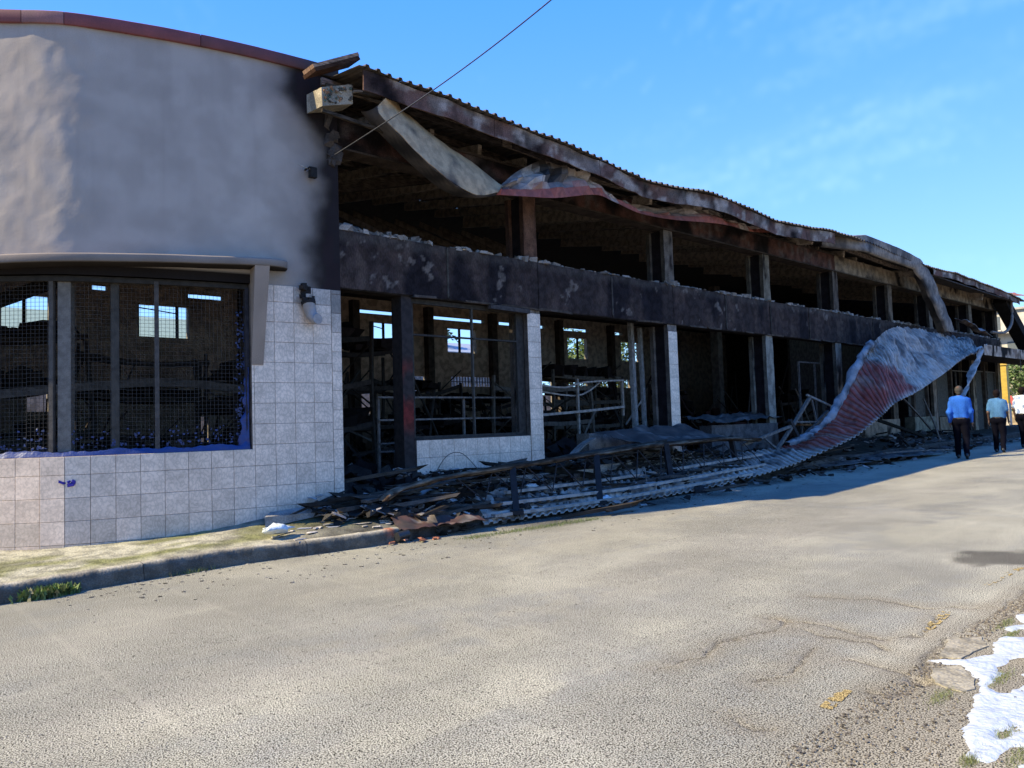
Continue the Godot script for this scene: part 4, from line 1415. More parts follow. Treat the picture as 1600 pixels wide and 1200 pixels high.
	while x < 9.4:
		g = G.new()
		g.c = Color(0.055, 0.05, 0.05)
		var y1 := interp([[0, 0.70], [1.4, 0.87], [3.2, 0.97], [5.6, 1.08], [9, 1.12]], x)
		var y2 := interp([[0, 0.70], [1.4, 0.87], [3.2, 0.97], [5.6, 1.08], [9, 1.12]], x + 0.36)
		var lo := 0.47 + 0.02 * x
		g.tube([Vector3(x, y1 if up else lo, 1.17 if up else 1.40), Vector3(x + 0.36, lo if up else y2, 1.40 if up else 1.17)], 0.011, -1, 5)
		put("lattice_rod", g, M.steel, t)
		up = not up
		x += 0.36
	# sticks of the frame that stand up where the sheet begins to rise
	for p in [[12.87, 2.14, 14.27, 1.83, 0.05, 0.30], [13.05, 2.10, 12.11, 1.42, 0.07, 0.20], [12.11, 1.42, 11.15, 0.78, 0.07, 0.20], [13.12, 2.02, 13.32, 1.45, 0.04, 0.18], [11.91, 1.52, 12.66, 0.62, 0.10, 0.05], [9.72, 1.00, 11.98, 1.38, 0.06, 0.22], [12.27, 1.47, 13.6, 1.45, 0.04, 0.2], [13.98, 1.71, 11.9, 0.80, 0.08, 0.16], [10.7, 1.12, 11.2, 0.86, 0.04, 0.22]]:
		g = G.new()
		g.c = gr(p[5], 0.04)
		g.bar(Vector3(p[0], p[1], 0.9), Vector3(p[2], p[3], 0.9 + 0.06 * p[4]), p[4], p[4])
		put("frame_stick", g, M.steel, t)
	g = G.new()
	g.c = Color(0.26, 0.13, 0.06)
	g.bar(Vector3(12.5, 1.40, 0.80), Vector3(13.5, 1.36, 0.85), 0.16, 0.05)
	put("orange_board", g, M.wood, t)

func awning_ruin() -> void:   # the part of the awning that still stands at the far end
	var t := thing("standing_awning", "flat awning with peeling pale fascia still standing at the far end of the hall", "awning")
	var g := G.new()
	rough_face(g, Vector3(23.2, 3.46, 2.02), Vector3(12.2, 0, 0), Vector3(0, 0.36, 0), 170, 8, 0.02, func(p: Vector3) -> Color:
		var c := Color(0.58, 0.51, 0.44).lerp(Color(0.32, 0.26, 0.22), sstep(0.1, 0.6, N(p.x * 0.7, p.y, 2, 0.9)))
		return c.lerp(Color(0.03, 0.028, 0.028), sstep(0.35, 0.5, N(p.x * 1.4, p.y * 0.25, 9, 1.1))))
	g.c = Color(0.06, 0.055, 0.055)
	g.span(23.2, 35.4, 3.48, 3.80, 1.90, 2.0)
	put("fascia_board", g, M.concrete, t)
	g = G.new()
	g.c = Color(0.05, 0.045, 0.045)
	g.span(23.6, 35.4, 3.62, 3.74, 0.06, 1.895)
	put("awning_deck", g, M.soot, t)
	for q in 7:
		g = G.new()
		g.c = gr(rng.randf_range(0.04, 0.2), 0.1)
		var x := rng.randf_range(24, 33)
		var l := rng.randf_range(0.15, 0.55)
		g.chunk(Vector3(x, 3.46 - l / 2, 1.99), Vector3(0.05, l, 0.02), Basis(Vector3.BACK, rng.randf_range(-0.15, 0.15)), rng, 0.4)
		put("hanging_shred", g, M.soot, t)
	for x in [25.4, 29.6, 33.6]:
		g = G.new()
		g.c = Color(0.10, 0.09, 0.085)
		if x > 26: g.tube([Vector3(x - 0.2, gy(x), 1.85), Vector3(x - 0.2, 3.62, 1.85)], 0.045, -1, 8)
		else: g.tube([Vector3(x + 7.2, gy(x), 1.2), Vector3(x + 7.2, 3.62, 1.2)], 0.06, -1, 8)
		put("post", g, M.steel, t)
	for q in 3:
		g = G.new()
		g.c = Color(0.04, 0.038, 0.04)
		g.bar(Vector3(33.5, 2.95 - 0.45 * q, 1.9), Vector3(40, 2.95 - 0.5 * q, 1.2), 0.06, 0.07)
		put("bent_rail", g, M.steel, t)

# ---------------------------------------------------------------- inside
func rack(label: String, at: Vector3, turn: float, len: float, dep: float, h: float, levels: int, tone: Color, lean := 0.0, sag := 0.0) -> Node3D:
	var t := thing("shelving_rack", label, "rack", at, "burnt racks inside the hall")
	t.basis = Basis(Vector3.UP, turn) * Basis(Vector3.BACK, lean)
	for e in [-1, 1]:
		var g := G.new()
		g.c = jit(tone, 0.25)
		for d in [-1, 1]:
			g = G.new()
			g.c = jit(tone, 0.25)
			g.path(along([Vector3(e * len / 2, 0, d * dep / 2), Vector3(e * len / 2 + rng.randf_range(-0.04, 0.04), h * 0.5, d * dep / 2), Vector3(e * len / 2 + rng.randf_range(-0.10, 0.10), h * rng.randf_range(0.88, 1.05), d * dep / 2)], 6), 0.06, 0.07)
			put("upright", g, M.steel, t)
		for q in int(h / 0.62):
			g = G.new()
			g.c = jit(tone, 0.25)
			var s := 1 if q % 2 else -1
			g.bar(Vector3(e * len / 2, 0.2 + q * 0.62, -s * dep / 2), Vector3(e * len / 2, 0.8 + q * 0.62, s * dep / 2), 0.025, 0.03)
			put("brace", g, M.steel, t)
	for l in levels:
		var y := 0.25 + (h - 0.45) * l / maxf(1, levels - 1)
		for d in [-1, 1]:
			var g := G.new()
			g.c = jit(tone, 0.3)
			var dip := sag * rng.randf_range(0.3, 1.0)
			g.path(along([Vector3(-len / 2, y, d * dep / 2), Vector3(0, y - dip, d * dep / 2), Vector3(len / 2, y - dip * 0.2, d * dep / 2)], 9), 0.04, 0.10)
			put("shelf_beam", g, M.steel, t)
		if rng.randf() < 0.75:
			var g := G.new()
			for q in 14:
				g.c = jit(Color(0.035, 0.03, 0.03), 0.5)
				var sz := Vector3(rng.randf_range(0.1, 0.5), rng.randf_range(0.05, 0.32), rng.randf_range(0.2, dep))
				g.chunk(Vector3(rng.randf_range(-len / 2 + 0.2, len / 2 - 0.2), y + sz.y / 2 + 0.04 - sag * 0.4, rng.randf_range(-0.15, 0.15)), sz, Basis(Vector3.UP, rng.randf_range(-0.5, 0.5)), rng, 0.5)
			put("charred_stock", g, M.soot, t).set_meta("kind", "stuff")
	return t

func inside() -> void:
	var dark := Color(0.055, 0.048, 0.045)
	rack("tall black rack just inside the doorway by the tiled corner", Vector3(1.4, 0.6, -3.2), 0.25, 2.3, 0.9, 3.0, 4, dark, 0.05, 0.15)
	rack("leaning black rack behind the doorway, nearer the back wall", Vector3(3.6, 0.6, -6.4), -0.2, 2.6, 0.9, 3.3, 4, dark, -0.07, 0.3)
	rack("black rack with sagging shelves behind the first tiled dwarf wall", Vector3(6.6, 0.6, -7.6), 0.1, 3.2, 1.0, 2.5, 3, dark, 0.0, 0.55)
	rack("low black rack at the middle of the hall below a bright back window", Vector3(10.6, 0.6, -9.0), -0.05, 3.4, 1.0, 2.2, 3, dark, 0.02, 0.6)
	rack("grey brown rack behind the second ground bay, loaded with charred stock", Vector3(10.2, 0.6, -4.6), 0.04, 3.0, 1.0, 2.5, 4, Color(0.13, 0.12, 0.105), 0.0, 0.06)
	rack("rack with pale beams in the second ground bay, nearest its left tiled column", Vector3(7.3, 0.6, -2.9), 0.08, 2.6, 0.9, 2.1, 3, Color(0.17, 0.155, 0.14), 0.0, 0.12)
	rack("burnt rack below the back wall between the two green windows", Vector3(17.2, 0.6, -10.6), 0.0, 3.4, 1.0, 2.4, 3, dark, 0.0, 0.2)
	rack("black rack slumped to one side in the third ground bay", Vector3(15.5, 0.6, -5.2), 0.3, 2.6, 0.9, 1.9, 3, Color(0.05, 0.03, 0.028), -0.35, 0.3)
	rack("burnt rack behind the left part of the wire screened window", Vector3(-2.9, 0.6, -6.0), 0.15, 2.2, 0.8, 3.1, 4, dark, 0.06, 0.2)
	rack("burnt rack behind the middle of the wire screened window", Vector3(-0.6, 0.6, -7.4), -0.1, 2.6, 0.9, 2.9, 4, dark, -0.04, 0.15)
	rack("burnt rack behind the wire screened window, close to its right jamb", Vector3(0.7, 0.6, -4.6), 0.5, 1.8, 0.9, 2.3, 4, dark, 0.03, 0.1)
	rack("small grey rack in the back, seen through the far ground bay", Vector3(22.0, 0.6, -4.4), 0.0, 2.4, 0.9, 1.8, 3, Color(0.09, 0.085, 0.08), 0.1, 0.1)
	# steel rails and frames that can be told apart
	var g := G.new()
	g.c = Color(0.25, 0.235, 0.22)
	g.span(1.26, 4.50, 2.135, 2.165, -0.83, -0.80)
	g.span(1.26, 4.50, 1.75, 1.78, -0.83, -0.80)
	var r := thing("rail_frame", "long grey steel rail frame behind the first shop window", "rail")
	put("rails", g, M.steel, r)
	for x in [1.28, 1.95, 3.12, 4.35, 4.48]:
		g = G.new()
		g.c = Color(0.20, 0.185, 0.175)
		g.bar(Vector3(x, 0.6, -0.86), Vector3(x + 0.01, 2.15, -0.86), 0.04, 0.04)
		put("post", g, M.steel, r)
	g = G.new()
	g.c = Color(0.17, 0.16, 0.15)
	g.span(1.28, 2.0, 1.22, 1.25, -0.83, -0.80); g.span(1.28, 2.0, 1.36, 1.385, -0.83, -0.80)
	put("low_rail", g, M.steel, r)
	g = G.new()
	r = thing("rail_frame", "bent pale steel frame in the second ground bay, beside the left tiled column", "rail")
	g.c = Color(0.42, 0.39, 0.35)
	g.path(along(V([[5.1, 1.80, -0.8], [6.3, 1.86, -0.8], [7.7, 1.95, -0.8]]), 8), 0.05, 0.05)
	g.path(along(V([[5.1, 2.40, -0.8], [5.8, 2.36, -0.8], [6.4, 2.48, -0.8], [7.7, 2.54, -0.8]]), 10), 0.035, 0.035)
	g.path(along(V([[5.15, 2.28, -0.9], [6.3, 2.20, -0.9], [7.0, 2.48, -0.9]]), 8), 0.03, 0.03)
	put("rails", g, M.steel, r)
	for x in [6.22, 7.70]:
		g = G.new()
		g.c = Color(0.36, 0.33, 0.29)
		g.bar(Vector3(x, 0.6 if x < 7 else 1.75, -0.84), Vector3(x, 2.55, -0.84), 0.05, 0.05)
		put("post", g, M.steel, r)
	r = thing("upright_frame", "pale blue grey rack end frame with crossed braces against the second tiled column", "rack")
	for p in [[7.97, 3.9, 8.02, 0.62, 0.10], [8.30, 3.75, 8.36, 0.62, 0.08], [8.0, 2.85, 8.34, 2.2, 0.035], [8.34, 2.15, 8.04, 1.55, 0.035]]:
		g = G.new()
		g.c = Color(0.36, 0.375, 0.38)
		g.bar(Vector3(p[0], p[1], -0.75), Vector3(p[2], p[3], -0.75 - (0.3 if p[4] < 0.05 else 0.0)), p[4], p[4])
		put("upright" if p[4] > 0.05 else "brace", g, M.steel, r)
	# heap of burnt stock
	for h in [["long black heap of charred stock across the middle of the hall", 8.6, 1.6, -8.4, 3.4, 1.9, 3.0], ["dark red brown heap of charred stock in the third ground bay", 17.0, 1.0, -4.0, 3.6, 1.3, 2.4], ["black heap of charred stock behind the wire screened window", -1.6, 0.9, -5.0, 2.6, 0.9, 1.6], ["ash grey heap of charred stock in the doorway by the tiled corner", 0.9, 0.62, -1.4, 1.2, 0.35, 0.9], ["charred heap spilling through the second ground bay", 6.5, 0.8, -1.6, 2.0, 0.6, 1.0]]:
		g = G.new()
		for q in 260:
			var a := rng.randf() * TAU
			var d := sqrt(rng.randf())
			var hy := (1 - d * d)
			var s := Vector3(rng.randf_range(0.08, 0.5), rng.randf_range(0.04, 0.22), rng.randf_range(0.08, 0.4))
			g.c = jit(Color(0.04, 0.034, 0.033) if h[1] < 14 or h[1] > 20 else Color(0.055, 0.03, 0.028), 0.6)
			if rng.randf() < 0.06: g.c = gr(rng.randf_range(0.12, 0.3), 0.04)
			g.chunk(Vector3(h[1] + cos(a) * d * h[4], 0.6 + hy * h[5] * rng.randf_range(0.2, 1.0), h[3] + sin(a) * d * h[6]), s, Basis.from_euler(Vector3(rng.randf_range(-0.6, 0.6), rng.randf() * TAU, rng.randf_range(-0.6, 0.6))), rng, 0.5)
		tag(put("stock_heap", g, M.soot), h[0], "heap", "heaps of charred stock")
	# loose burnt bars standing and lying around, as one tangle
	g = G.new()
	for q in 150:
		var x := rng.randf_range(-3.5, 24)
		var z := rng.randf_range(-12, -1.6)
		var l := rng.randf_range(0.8, 2.6)
		var d := Vector3(rng.randf_range(-1, 1), rng.randf_range(0.0, 1.4), rng.randf_range(-0.6, 0.6)).normalized()
		var c := jit(Color(0.05, 0.045, 0.042), 0.5)
		if rng.randf() < 0.12: c = gr(rng.randf_range(0.14, 0.30), 0.05)
		g.c = c
		var o := Vector3(x, 0.65 + rng.randf_range(0, 0.6), z)
		if x < 0.1 and z > -3.6: continue
		g.path([o, o + d * l * 0.5 + Vector3(0, 0.05, 0), o + d * l], 0.035, 0.04)
	var tangle := put("burnt_bars", g, M.steel)
	tag(tangle, "tangle of thin burnt bars scattered over the hall floor", "scrap metal")
	tangle.set_meta("kind", "stuff")
	g = G.new()
	g.c = Color(0.10, 0.08, 0.065)
	g.bar(Vector3(-3.6, 4.2, -9.0), Vector3(0.2, 6.1, -9.0), 0.16, 0.28)
	tag(put("roof_beam", g, M.wood), "dark brown beam slanting across the upper left of the wire screened window", "beam")
	g = G.new()
	g.c = Color(0.13, 0.12, 0.115)
	g.path(along(V([[-4.6, 2.20, -3.2], [-2.6, 2.42, -3.0], [-1.2, 2.48, -2.8], [0.6, 2.25, -2.6]]), 12), 0.06, 0.13)
	tag(put("shelf_beam", g, M.steel), "long grey shelf beam that crosses the wire screened window halfway up", "beam")

# ---------------------------------------------------------------- debris in front of the hall
func scatter(called: String, label: String, count: int, mesh: Mesh, m: Material, place: Callable) -> void:
	var mm := MultiMesh.new()
	mm.transform_format = MultiMesh.TRANSFORM_3D
	mm.use_colors = true
	mm.mesh = mesh
	mm.instance_count = count
	for q in count:
		var r: Array = place.call()
		mm.set_instance_transform(q, r[0])
		mm.set_instance_color(q, r[1])
	var o := MultiMeshInstance3D.new()
	o.name = numbered(self, called)
	o.multimesh = mm
	o.material_override = m
	add_child(o, true)
	tag(o, label, "debris")
	o.set_meta("kind", "stuff")

func shard_mesh(sd: int, flat: float) -> ArrayMesh:
	var r := RandomNumberGenerator.new()
	r.seed = sd
	var g := G.new()
	g.chunk(Vector3.ZERO, Vector3(1, flat, 1), Basis(), r, 0.6)
	return g.mesh()

func in_foam(x: float, z: float) -> bool:
	return z > interp([[-2.4, 8.95], [-1.5, 8.82], [-1.0, 8.72], [-0.75, 8.55], [0.1, 8.55], [0.7, 8.5], [1.2, 8.75], [3, 9.4]], x)

func debris() -> void:
	# two pale concrete steps run along the shop front
	for p in [[0.80, 5.2, 0.02, 0.42, 0.74], [5.24, 9.6, 0.02, 0.42, 0.80], [1.25, 4.0, 0.42, 0.92, 0.52], [4.03, 7.4, 0.42, 0.92, 0.58]]:
		var g := G.new()
		rough_face(g, Vector3(p[0], 0.2, p[3]), Vector3(p[1] - p[0], 0, 0), Vector3(0, p[4] - 0.2, 0), 50, 6, 0.012, func(q: Vector3) -> Color: return Color(0.62, 0.56, 0.50).lerp(Color(0.16, 0.15, 0.135), sstep(0.25, 0.8, N(q.x, q.y, 6, 1.1))))
		rough_face(g, Vector3(p[0], p[4], p[3]), Vector3(p[1] - p[0], 0, 0), Vector3(0, 0, p[2] - p[3]), 50, 6, 0.012, func(q: Vector3) -> Color: return Color(0.50, 0.47, 0.44).lerp(Color(0.06, 0.058, 0.055), sstep(0.0, 0.5, N(q.x, q.z, 3, 1.0))))
		g.c = Color(0.25, 0.24, 0.23)
		g.span(p[0] + 0.004, p[1] - 0.004, 0.18, p[4] - 0.02, p[2] + 0.004, p[3] - 0.02)
		struct("entrance_step", g, M.concrete)
	var land := func(x: float, z: float) -> float:
		var y := py(x, z) if z < kz(x) else gy(x)
		if x > 0.8 and x < 9.6 and z < 0.42: y = maxf(y, 0.77)
		elif x > 1.25 and x < 7.4 and z < 0.92: y = maxf(y, 0.55)
		return y + (0.10 * exp(-pow((x - 0.6) / 1.1, 2)) if z < 1.4 else 0.0)
	var spot := func(spread: float) -> Vector3:
		var x := rng.randf_range(-0.7, 25) if rng.randf() < 0.45 else rng.randf_range(-0.6, 9.5)
		var z := rng.randf_range(0.05, kz(x) + 0.05)
		if x < 0.4: z = rng.randf_range(0.15, 1.3) * (1.0 if x > -0.2 else 0.75)
		if x > 9.5: z = 0.1 + 2.6 * pow(rng.randf(), 1.3)
		if x > 1.5 and x < 10 and z > 0.8 and rng.randf() < 0.6: z = 0.05 + 0.7 * rng.randf()
		if x > 3 and rng.randf() < 0.05: z = kz(x) + rng.randf_range(0.2, 0.9)
		return Vector3(x, land.call(x, z) + spread * rng.randf(), z)
	for s in 3:
		scatter("rubble", ["charred rubble, the coarse black lumps in front of the hall", "charred rubble, the fine flakes in front of the hall", "pale flakes of ash and plaster lying on the rubble before the hall"][s], [300, 1000, 700][s], shard_mesh(s + 3, [0.5, 0.15, 0.2][s]), M.soot if s < 2 else M.concrete, func() -> Array:
			var p: Vector3 = spot.call([0.07, 0.10, 0.14][s])
			var k: float = [rng.randf_range(0.05, 0.20), rng.randf_range(0.03, 0.15), rng.randf_range(0.02, 0.09)][s]
			var b := Basis.from_euler(Vector3(rng.randf_range(-0.5, 0.5), rng.randf() * TAU, rng.randf_range(-0.5, 0.5))) * Basis.from_scale(Vector3(k * rng.randf_range(0.6, 2.0), k, k))
			var v: float = [rng.randf_range(0.02, 0.09), rng.randf_range(0.02, 0.14), rng.randf_range(0.25, 0.6)][s]
			return [Transform3D(b, p), Color(v * 1.03, v, v * rng.randf_range(0.94, 1.06))])
	scatter("road_grit", "small grit and flakes scattered on the asphalt along the kerb", 900, shard_mesh(9, 0.3), M.concrete, func() -> Array:
		var x := rng.randf_range(-4, 14)
		var z := kz(x) + 0.02 + 1.6 * pow(rng.randf(), 2.5)
		var k := rng.randf_range(0.006, 0.03)
		var v := rng.randf_range(0.05, 0.5)
		return [Transform3D(Basis(Vector3.UP, rng.randf() * TAU).scaled(Vector3.ONE * k), Vector3(x, road_y(x, z) + k * 0.1, z)), Color(v, v * 0.97, v * 0.9)])
	scatter("verge_gravel", "loose gravel on the verge beside the white foam", 2600, shard_mesh(12, 0.6), M.concrete, func() -> Array:
		var x := rng.randf_range(-2.6, 3.0)
		var z := 8.45 + 0.9 * rng.randf() + 0.02 * x
		var k := rng.randf_range(0.004, 0.014)
		var v := rng.randf_range(0.22, 0.6)
		if in_foam(x, z) and rng.randf() < 0.93: z = 8.35 + 0.15 * rng.randf()
		return [Transform3D(Basis(Vector3.UP, rng.randf() * TAU).scaled(Vector3.ONE * k), Vector3(x, road_y(x, z) + k * 0.2, z)), Color(v, v * 0.92, v * 0.8)])
	scatter("charred_sticks", "charred sticks and slats strewn over the rubble before the hall", 150, shard_mesh(21, 1.0), M.wood, func() -> Array:
		var p: Vector3 = spot.call(0.16)
		var v := rng.randf_range(0.025, 0.16)
		return [Transform3D(Basis.from_euler(Vector3(0, rng.randf_range(-0.7, 0.7) + (PI if rng.randf() < 0.5 else 0.0), rng.randf_range(-0.18, 0.18))) * Basis.from_scale(Vector3(rng.randf_range(0.3, 1.3), rng.randf_range(0.02, 0.05), rng.randf_range(0.02, 0.09))), p + Vector3(0, 0.04, 0)), Color(v, v * 0.9, v * 0.8)])
	scatter("asphalt_stones", "small stones showing in the worn asphalt near the camera", 60000, shard_mesh(14, 0.6), M.concrete, func() -> Array:
		var z := 9.35 - 5.6 * pow(rng.randf(), 1.25)
		var x := -5.9 + (9.9 - z) * rng.randf_range(-0.5, 2.0) + rng.randf() * 1.2
		var k := rng.randf_range(0.003, 0.010)
		var v := rng.randf_range(0.40, 0.85) if rng.randf() < 0.6 else rng.randf_range(0.10, 0.3)
		return [Transform3D(Basis.from_euler(Vector3(rng.randf() - 0.5, rng.randf() * TAU, rng.randf() - 0.5)).scaled(Vector3(k, k * 0.7, k)), Vector3(x, road_y(x, z) - k * 0.12, z)), Color(v, v * 0.96, v * 0.86)])
	# boards and beams one can tell apart
	var boards := [
		["charred plank resting on the tall step below the tiled dwarf wall", [-0.1, 0.62, 0.9], [3.3, 0.98, 0.55], 0.16, 0.04, 0.16],
		["pale splintered plank leaning up at the left of the second ground bay", [4.4, 1.02, 0.62], [5.15, 1.32, 0.5], 0.14, 0.03, 0.34],
		["long brown plank along the top of the fallen girder", [3.9, 1.03, 0.95], [6.9, 1.20, 0.8], 0.22, 0.05, 0.11],
		["grey plank lying over the dark rubble below the second tiled column", [6.7, 1.10, 0.7], [9.4, 1.22, 0.6], 0.10, 0.04, 0.22],
		["black beam lying slantwise between the first two girder posts", [2.5, 0.55, 1.0], [3.9, 0.36, 1.5], 0.09, 0.09, 0.04],
		["black beam lying slantwise between the second and third girder posts", [3.4, 0.86, 0.9], [6.3, 0.42, 1.35], 0.10, 0.10, 0.035],
		["charred pole lying along the wall foot at the doorway", [-0.5, 0.56, 0.75], [1.3, 0.66, 0.5], 0.07, 0.07, 0.035],
		["thin pale batten fallen across the far rubble near the walking men", [14.2, 0.62, 2.2], [17.4, 0.56, 2.7], 0.09, 0.03, 0.32],
		["long dark pole slanting from the sand coloured dwarf wall to the ground", [17.2, 1.45, 0.8], [21.6, 0.62, 1.0], 0.08, 0.08, 0.035],
		["pale stick leaning against the greenish dwarf wall", [21.3, 2.05, 0.7], [20.9, 0.55, 1.3], 0.04, 0.04, 0.30],
		["charred board flat on the ground behind the red twisted sheet", [13.2, 0.52, 1.6], [16.0, 0.56, 1.2], 0.35, 0.03, 0.06],
		["grey stick propped from the ribbon's lower edge to the ground", [17.6, 2.2, 1.3], [21.2, 1.05, 0.9], 0.045, 0.045, 0.24],
	]
	for b in boards:
		var g := G.new()
		g.c = Color(b[5], b[5] * 0.92, b[5] * 0.84)
		var pa := Vector3(b[1][0], b[1][1], b[1][2])
		var pb := Vector3(b[2][0], b[2][1], b[2][2])
		var mid := (pa + pb) / 2 + Vector3(0, rng.randf_range(-0.04, 0.04), rng.randf_range(-0.03, 0.03))
		g.path(along([pa, mid, pb], 7), b[3], b[4])
		tag(put("plank", g, M.wood), b[0], "plank")
	# sheet metal
	var sheets := [
		["brown crumpled metal sheet folded over the kerb in front of the doorway", [0.15, 0.40, 1.05], Vector3(1.2, 0.02, 0.25), Vector3(-0.15, -0.12, 0.62), 0.055, Color(0.085, 0.036, 0.03)],
		["red brown flashing with a pale bright end at the kerb's edge", [1.0, 0.30, 1.45], Vector3(0.85, -0.06, 0.12), Vector3(0.0, 0.0, 0.16), 0.03, Color(0.09, 0.042, 0.036)],
		["black curled sheet lying beside the brown crumpled sheet", [-0.35, 0.45, 0.75], Vector3(1.3, 0.05, 0.1), Vector3(0.1, 0, 0.35), 0.10, Color(0.035, 0.033, 0.034)],
		["whitish grey sheet scrap on the rubble behind the brown crumpled sheet", [0.7, 0.58, 0.5], Vector3(0.9, 0.08, 0.0), Vector3(0.0, -0.10, 0.45), 0.07, Color(0.40, 0.42, 0.43)],
		["dark slab of burnt ceiling board sloping in the second ground bay", [5.5, 1.42, 0.2], Vector3(2.9, 0.06, 0.0), Vector3(0.6, -0.30, 0.75), 0.06, Color(0.06, 0.052, 0.048)],
		["black sagging sheet on top of the third bay's grey dwarf wall", [9.7, 1.50, 0.12], Vector3(3.4, 0.10, -0.05), Vector3(0.0, 0.14, -0.8), 0.06, Color(0.05, 0.048, 0.047)],
		["flat dusty metal sheet on the road below the raised awning", [10.3, 0.40, 1.75], Vector3(3.4, 0.07, 0.75), Vector3(1.6, 0.05, -0.7), 0.03, Color(0.16, 0.15, 0.14)],
		["flat scorched panel lying on the road left of the man in the royal blue shirt", [13.0, 0.47, 2.4], Vector3(3.6, 0.06, 0.4), Vector3(0.5, 0.04, -0.9), 0.05, Color(0.10, 0.095, 0.088)],
		["scorched panel with pale edge lying before the greenish dwarf wall", [17.8, 0.60, 1.2], Vector3(3.2, 0.05, 0.2), Vector3(0.4, 0.06, -0.8), 0.06, Color(0.09, 0.08, 0.072)],
	]
	for b in sheets:
		var P := []
		var C := []
		var o := Vector3(b[1][0], b[1][1], b[1][2])
		var u: Vector3 = b[2]
		var w: Vector3 = b[3]
		var n := 26
		for r in 13:
			var row := PackedVector3Array()
			var cr := PackedColorArray()
			for q in n:
				var p := o + u * (q / (n - 1.0)) + w * (r / 12.0)
				p.y += b[4] * (absf(N(p.x * 1.3, p.z * 2, o.x, 0.9)) * 1.6 - 0.2)
				p.y = maxf(p.y, land.call(p.x, p.z) + 0.015)
				p += Vector3(N(p.x, p.z, 5, 2.0), 0, N(p.x, p.z, 7, 2.0)) * 0.03
				row.append(p)
				var c: Color = b[5]
				c = c.lerp(Color(0.30, 0.285, 0.27), sstep(0.25, 0.6, N(p.x * 1.5, p.z * 2.5, 9, 1.2)) * 0.6)
				cr.append(c.lerp(Color(0.03, 0.028, 0.028), sstep(0.1, 0.6, N(p.x * 2, p.z * 3, 4, 1.0)) * 0.8))
			P.append(row); C.append(cr)
		var g := G.new()
		g.sheet(P, -0.008, C)
		tag(put("metal_sheet", g, M.tin), b[0], "metal sheet")
	var wires := G.new()
	for q in 22:
		var x := rng.randf_range(-0.3, 10)
		var z := rng.randf_range(0.2, 1.4)
		var pts := []
		var d := Vector3(rng.randf_range(-1, 1), 0, rng.randf_range(-0.4, 0.4)) * rng.randf_range(0.25, 0.8)
		for s in 4: pts.append(Vector3(x, land.call(x, z) + 0.10 + (0.28 * rng.randf() if s in [1, 2] else 0.0), z) + d * s + Vector3(0, 0, rng.randf_range(-0.15, 0.15)))
		wires.c = gr(rng.randf_range(0.03, 0.25), 0.1)
		wires.tube(along(pts, 14), rng.randf_range(0.004, 0.010), -1, 5)
	var tangle := put("loose_wires", wires, M.steel)
	tag(tangle, "loose burnt wires and thin rods curling out of the rubble before the hall", "wire")
	tangle.set_meta("kind", "stuff")
	var g := G.new()
	g.c = Color(0.85, 0.78, 0.72)
	g.chunk(Vector3(1.72, 0.27, 1.62), Vector3(0.24, 0.03, 0.07), Basis(Vector3.UP, -0.15), rng, 0.2)
	tag(put("pale_scrap", g, M.paint), "bright pinkish white scrap at the tip of the red flashing", "scrap")
	g = G.new()
	g.c = Color(0.36, 0.36, 0.35)
	g.corners([Vector3(-1.32, 0.36, 0.42), Vector3(-0.45, 0.46, 0.50), Vector3(-0.1, 0.56, 0.20), Vector3(-1.15, 0.40, 0.14), Vector3(-1.32, 0.50, 0.40), Vector3(-0.5, 0.50, 0.50), Vector3(-0.1, 0.585, 0.20), Vector3(-1.12, 0.53, 0.14)])
	tag(put("foam_slab", g, M.concrete), "pale grey wedge shaped slab lying at the foot of the tiled corner", "slab")
	for p in [["white crumpled plastic bag on the pavement in front of the grey slab", [-1.4, 0.42, 0.95], 0.17], ["white lump of plastic under the second girder post", [4.05, 0.36, 1.66], 0.14], ["white rag of plastic on the fallen sheet between the girder posts", [3.0, 0.62, 1.0], 0.12]]:
		g = G.new()
		var P := []
		for r in 9:
			var row := PackedVector3Array()
			for q in 17:
				var a := TAU * q / 16.0
				var e := PI * r / 8.0
				var d := Vector3(sin(e) * cos(a), cos(e) * 0.35, sin(e) * sin(a) * 0.55)
				row.append(Vector3(p[1][0], p[1][1] - 0.02, p[1][2]) + d * p[2] * (1 + 0.45 * N(d.x, d.y * 2, d.z + p[1][0], 1.8)))
			P.append(row)
		g.c = Color(0.62, 0.66, 0.66)
		g.grid(P, [], true)
		tag(put("plastic_bag", g, M.plastic), p[0], "plastic")
	# litter by the kerb: black can, orange bits
	g = G.new()
	g.c = Color(0.02, 0.02, 0.022)
	g.tube([Vector3(-0.10, 0.20, 1.68), Vector3(0.08, 0.22, 1.66)], 0.06, -1, 12)
	tag(put("black_can", g, M.plastic), "small black can lying at the kerb beside orange litter", "can")
	g = G.new()
	g.c = Color(0.34, 0.12, 0.055)
	for q in 7: g.chunk(Vector3(rng.randf_range(-0.2, 0.5), 0.14 + rng.randf_range(0, 0.03), rng.randf_range(1.68, 1.9)), Vector3(rng.randf_range(0.04, 0.14), 0.02, rng.randf_range(0.03, 0.07)), Basis(Vector3.UP, rng.randf() * TAU), rng, 0.6)
	tag(put("orange_litter", g, M.plastic), "orange shreds of plastic on the road beside the black can", "litter")
	g = G.new()
	for q in 26:
		g.c = gr(rng.randf_range(0.45, 0.75), 0.03)
		var x := rng.randf_range(-1.5, 0.2)
		var z := rng.randf_range(0.75, 1.35)
		g.chunk(Vector3(x, py(x, z) + 0.012, z), Vector3(rng.randf_range(0.04, 0.22), 0.012, rng.randf_range(0.02, 0.07)), Basis(Vector3.UP, rng.randf_range(-0.6, 0.6)), rng, 0.6)
	var sc := put("paper_scraps", g, M.concrete)
	tag(sc, "thin white scraps strewn on the mossy pavement near the kerb", "litter")
	sc.set_meta("kind", "stuff")

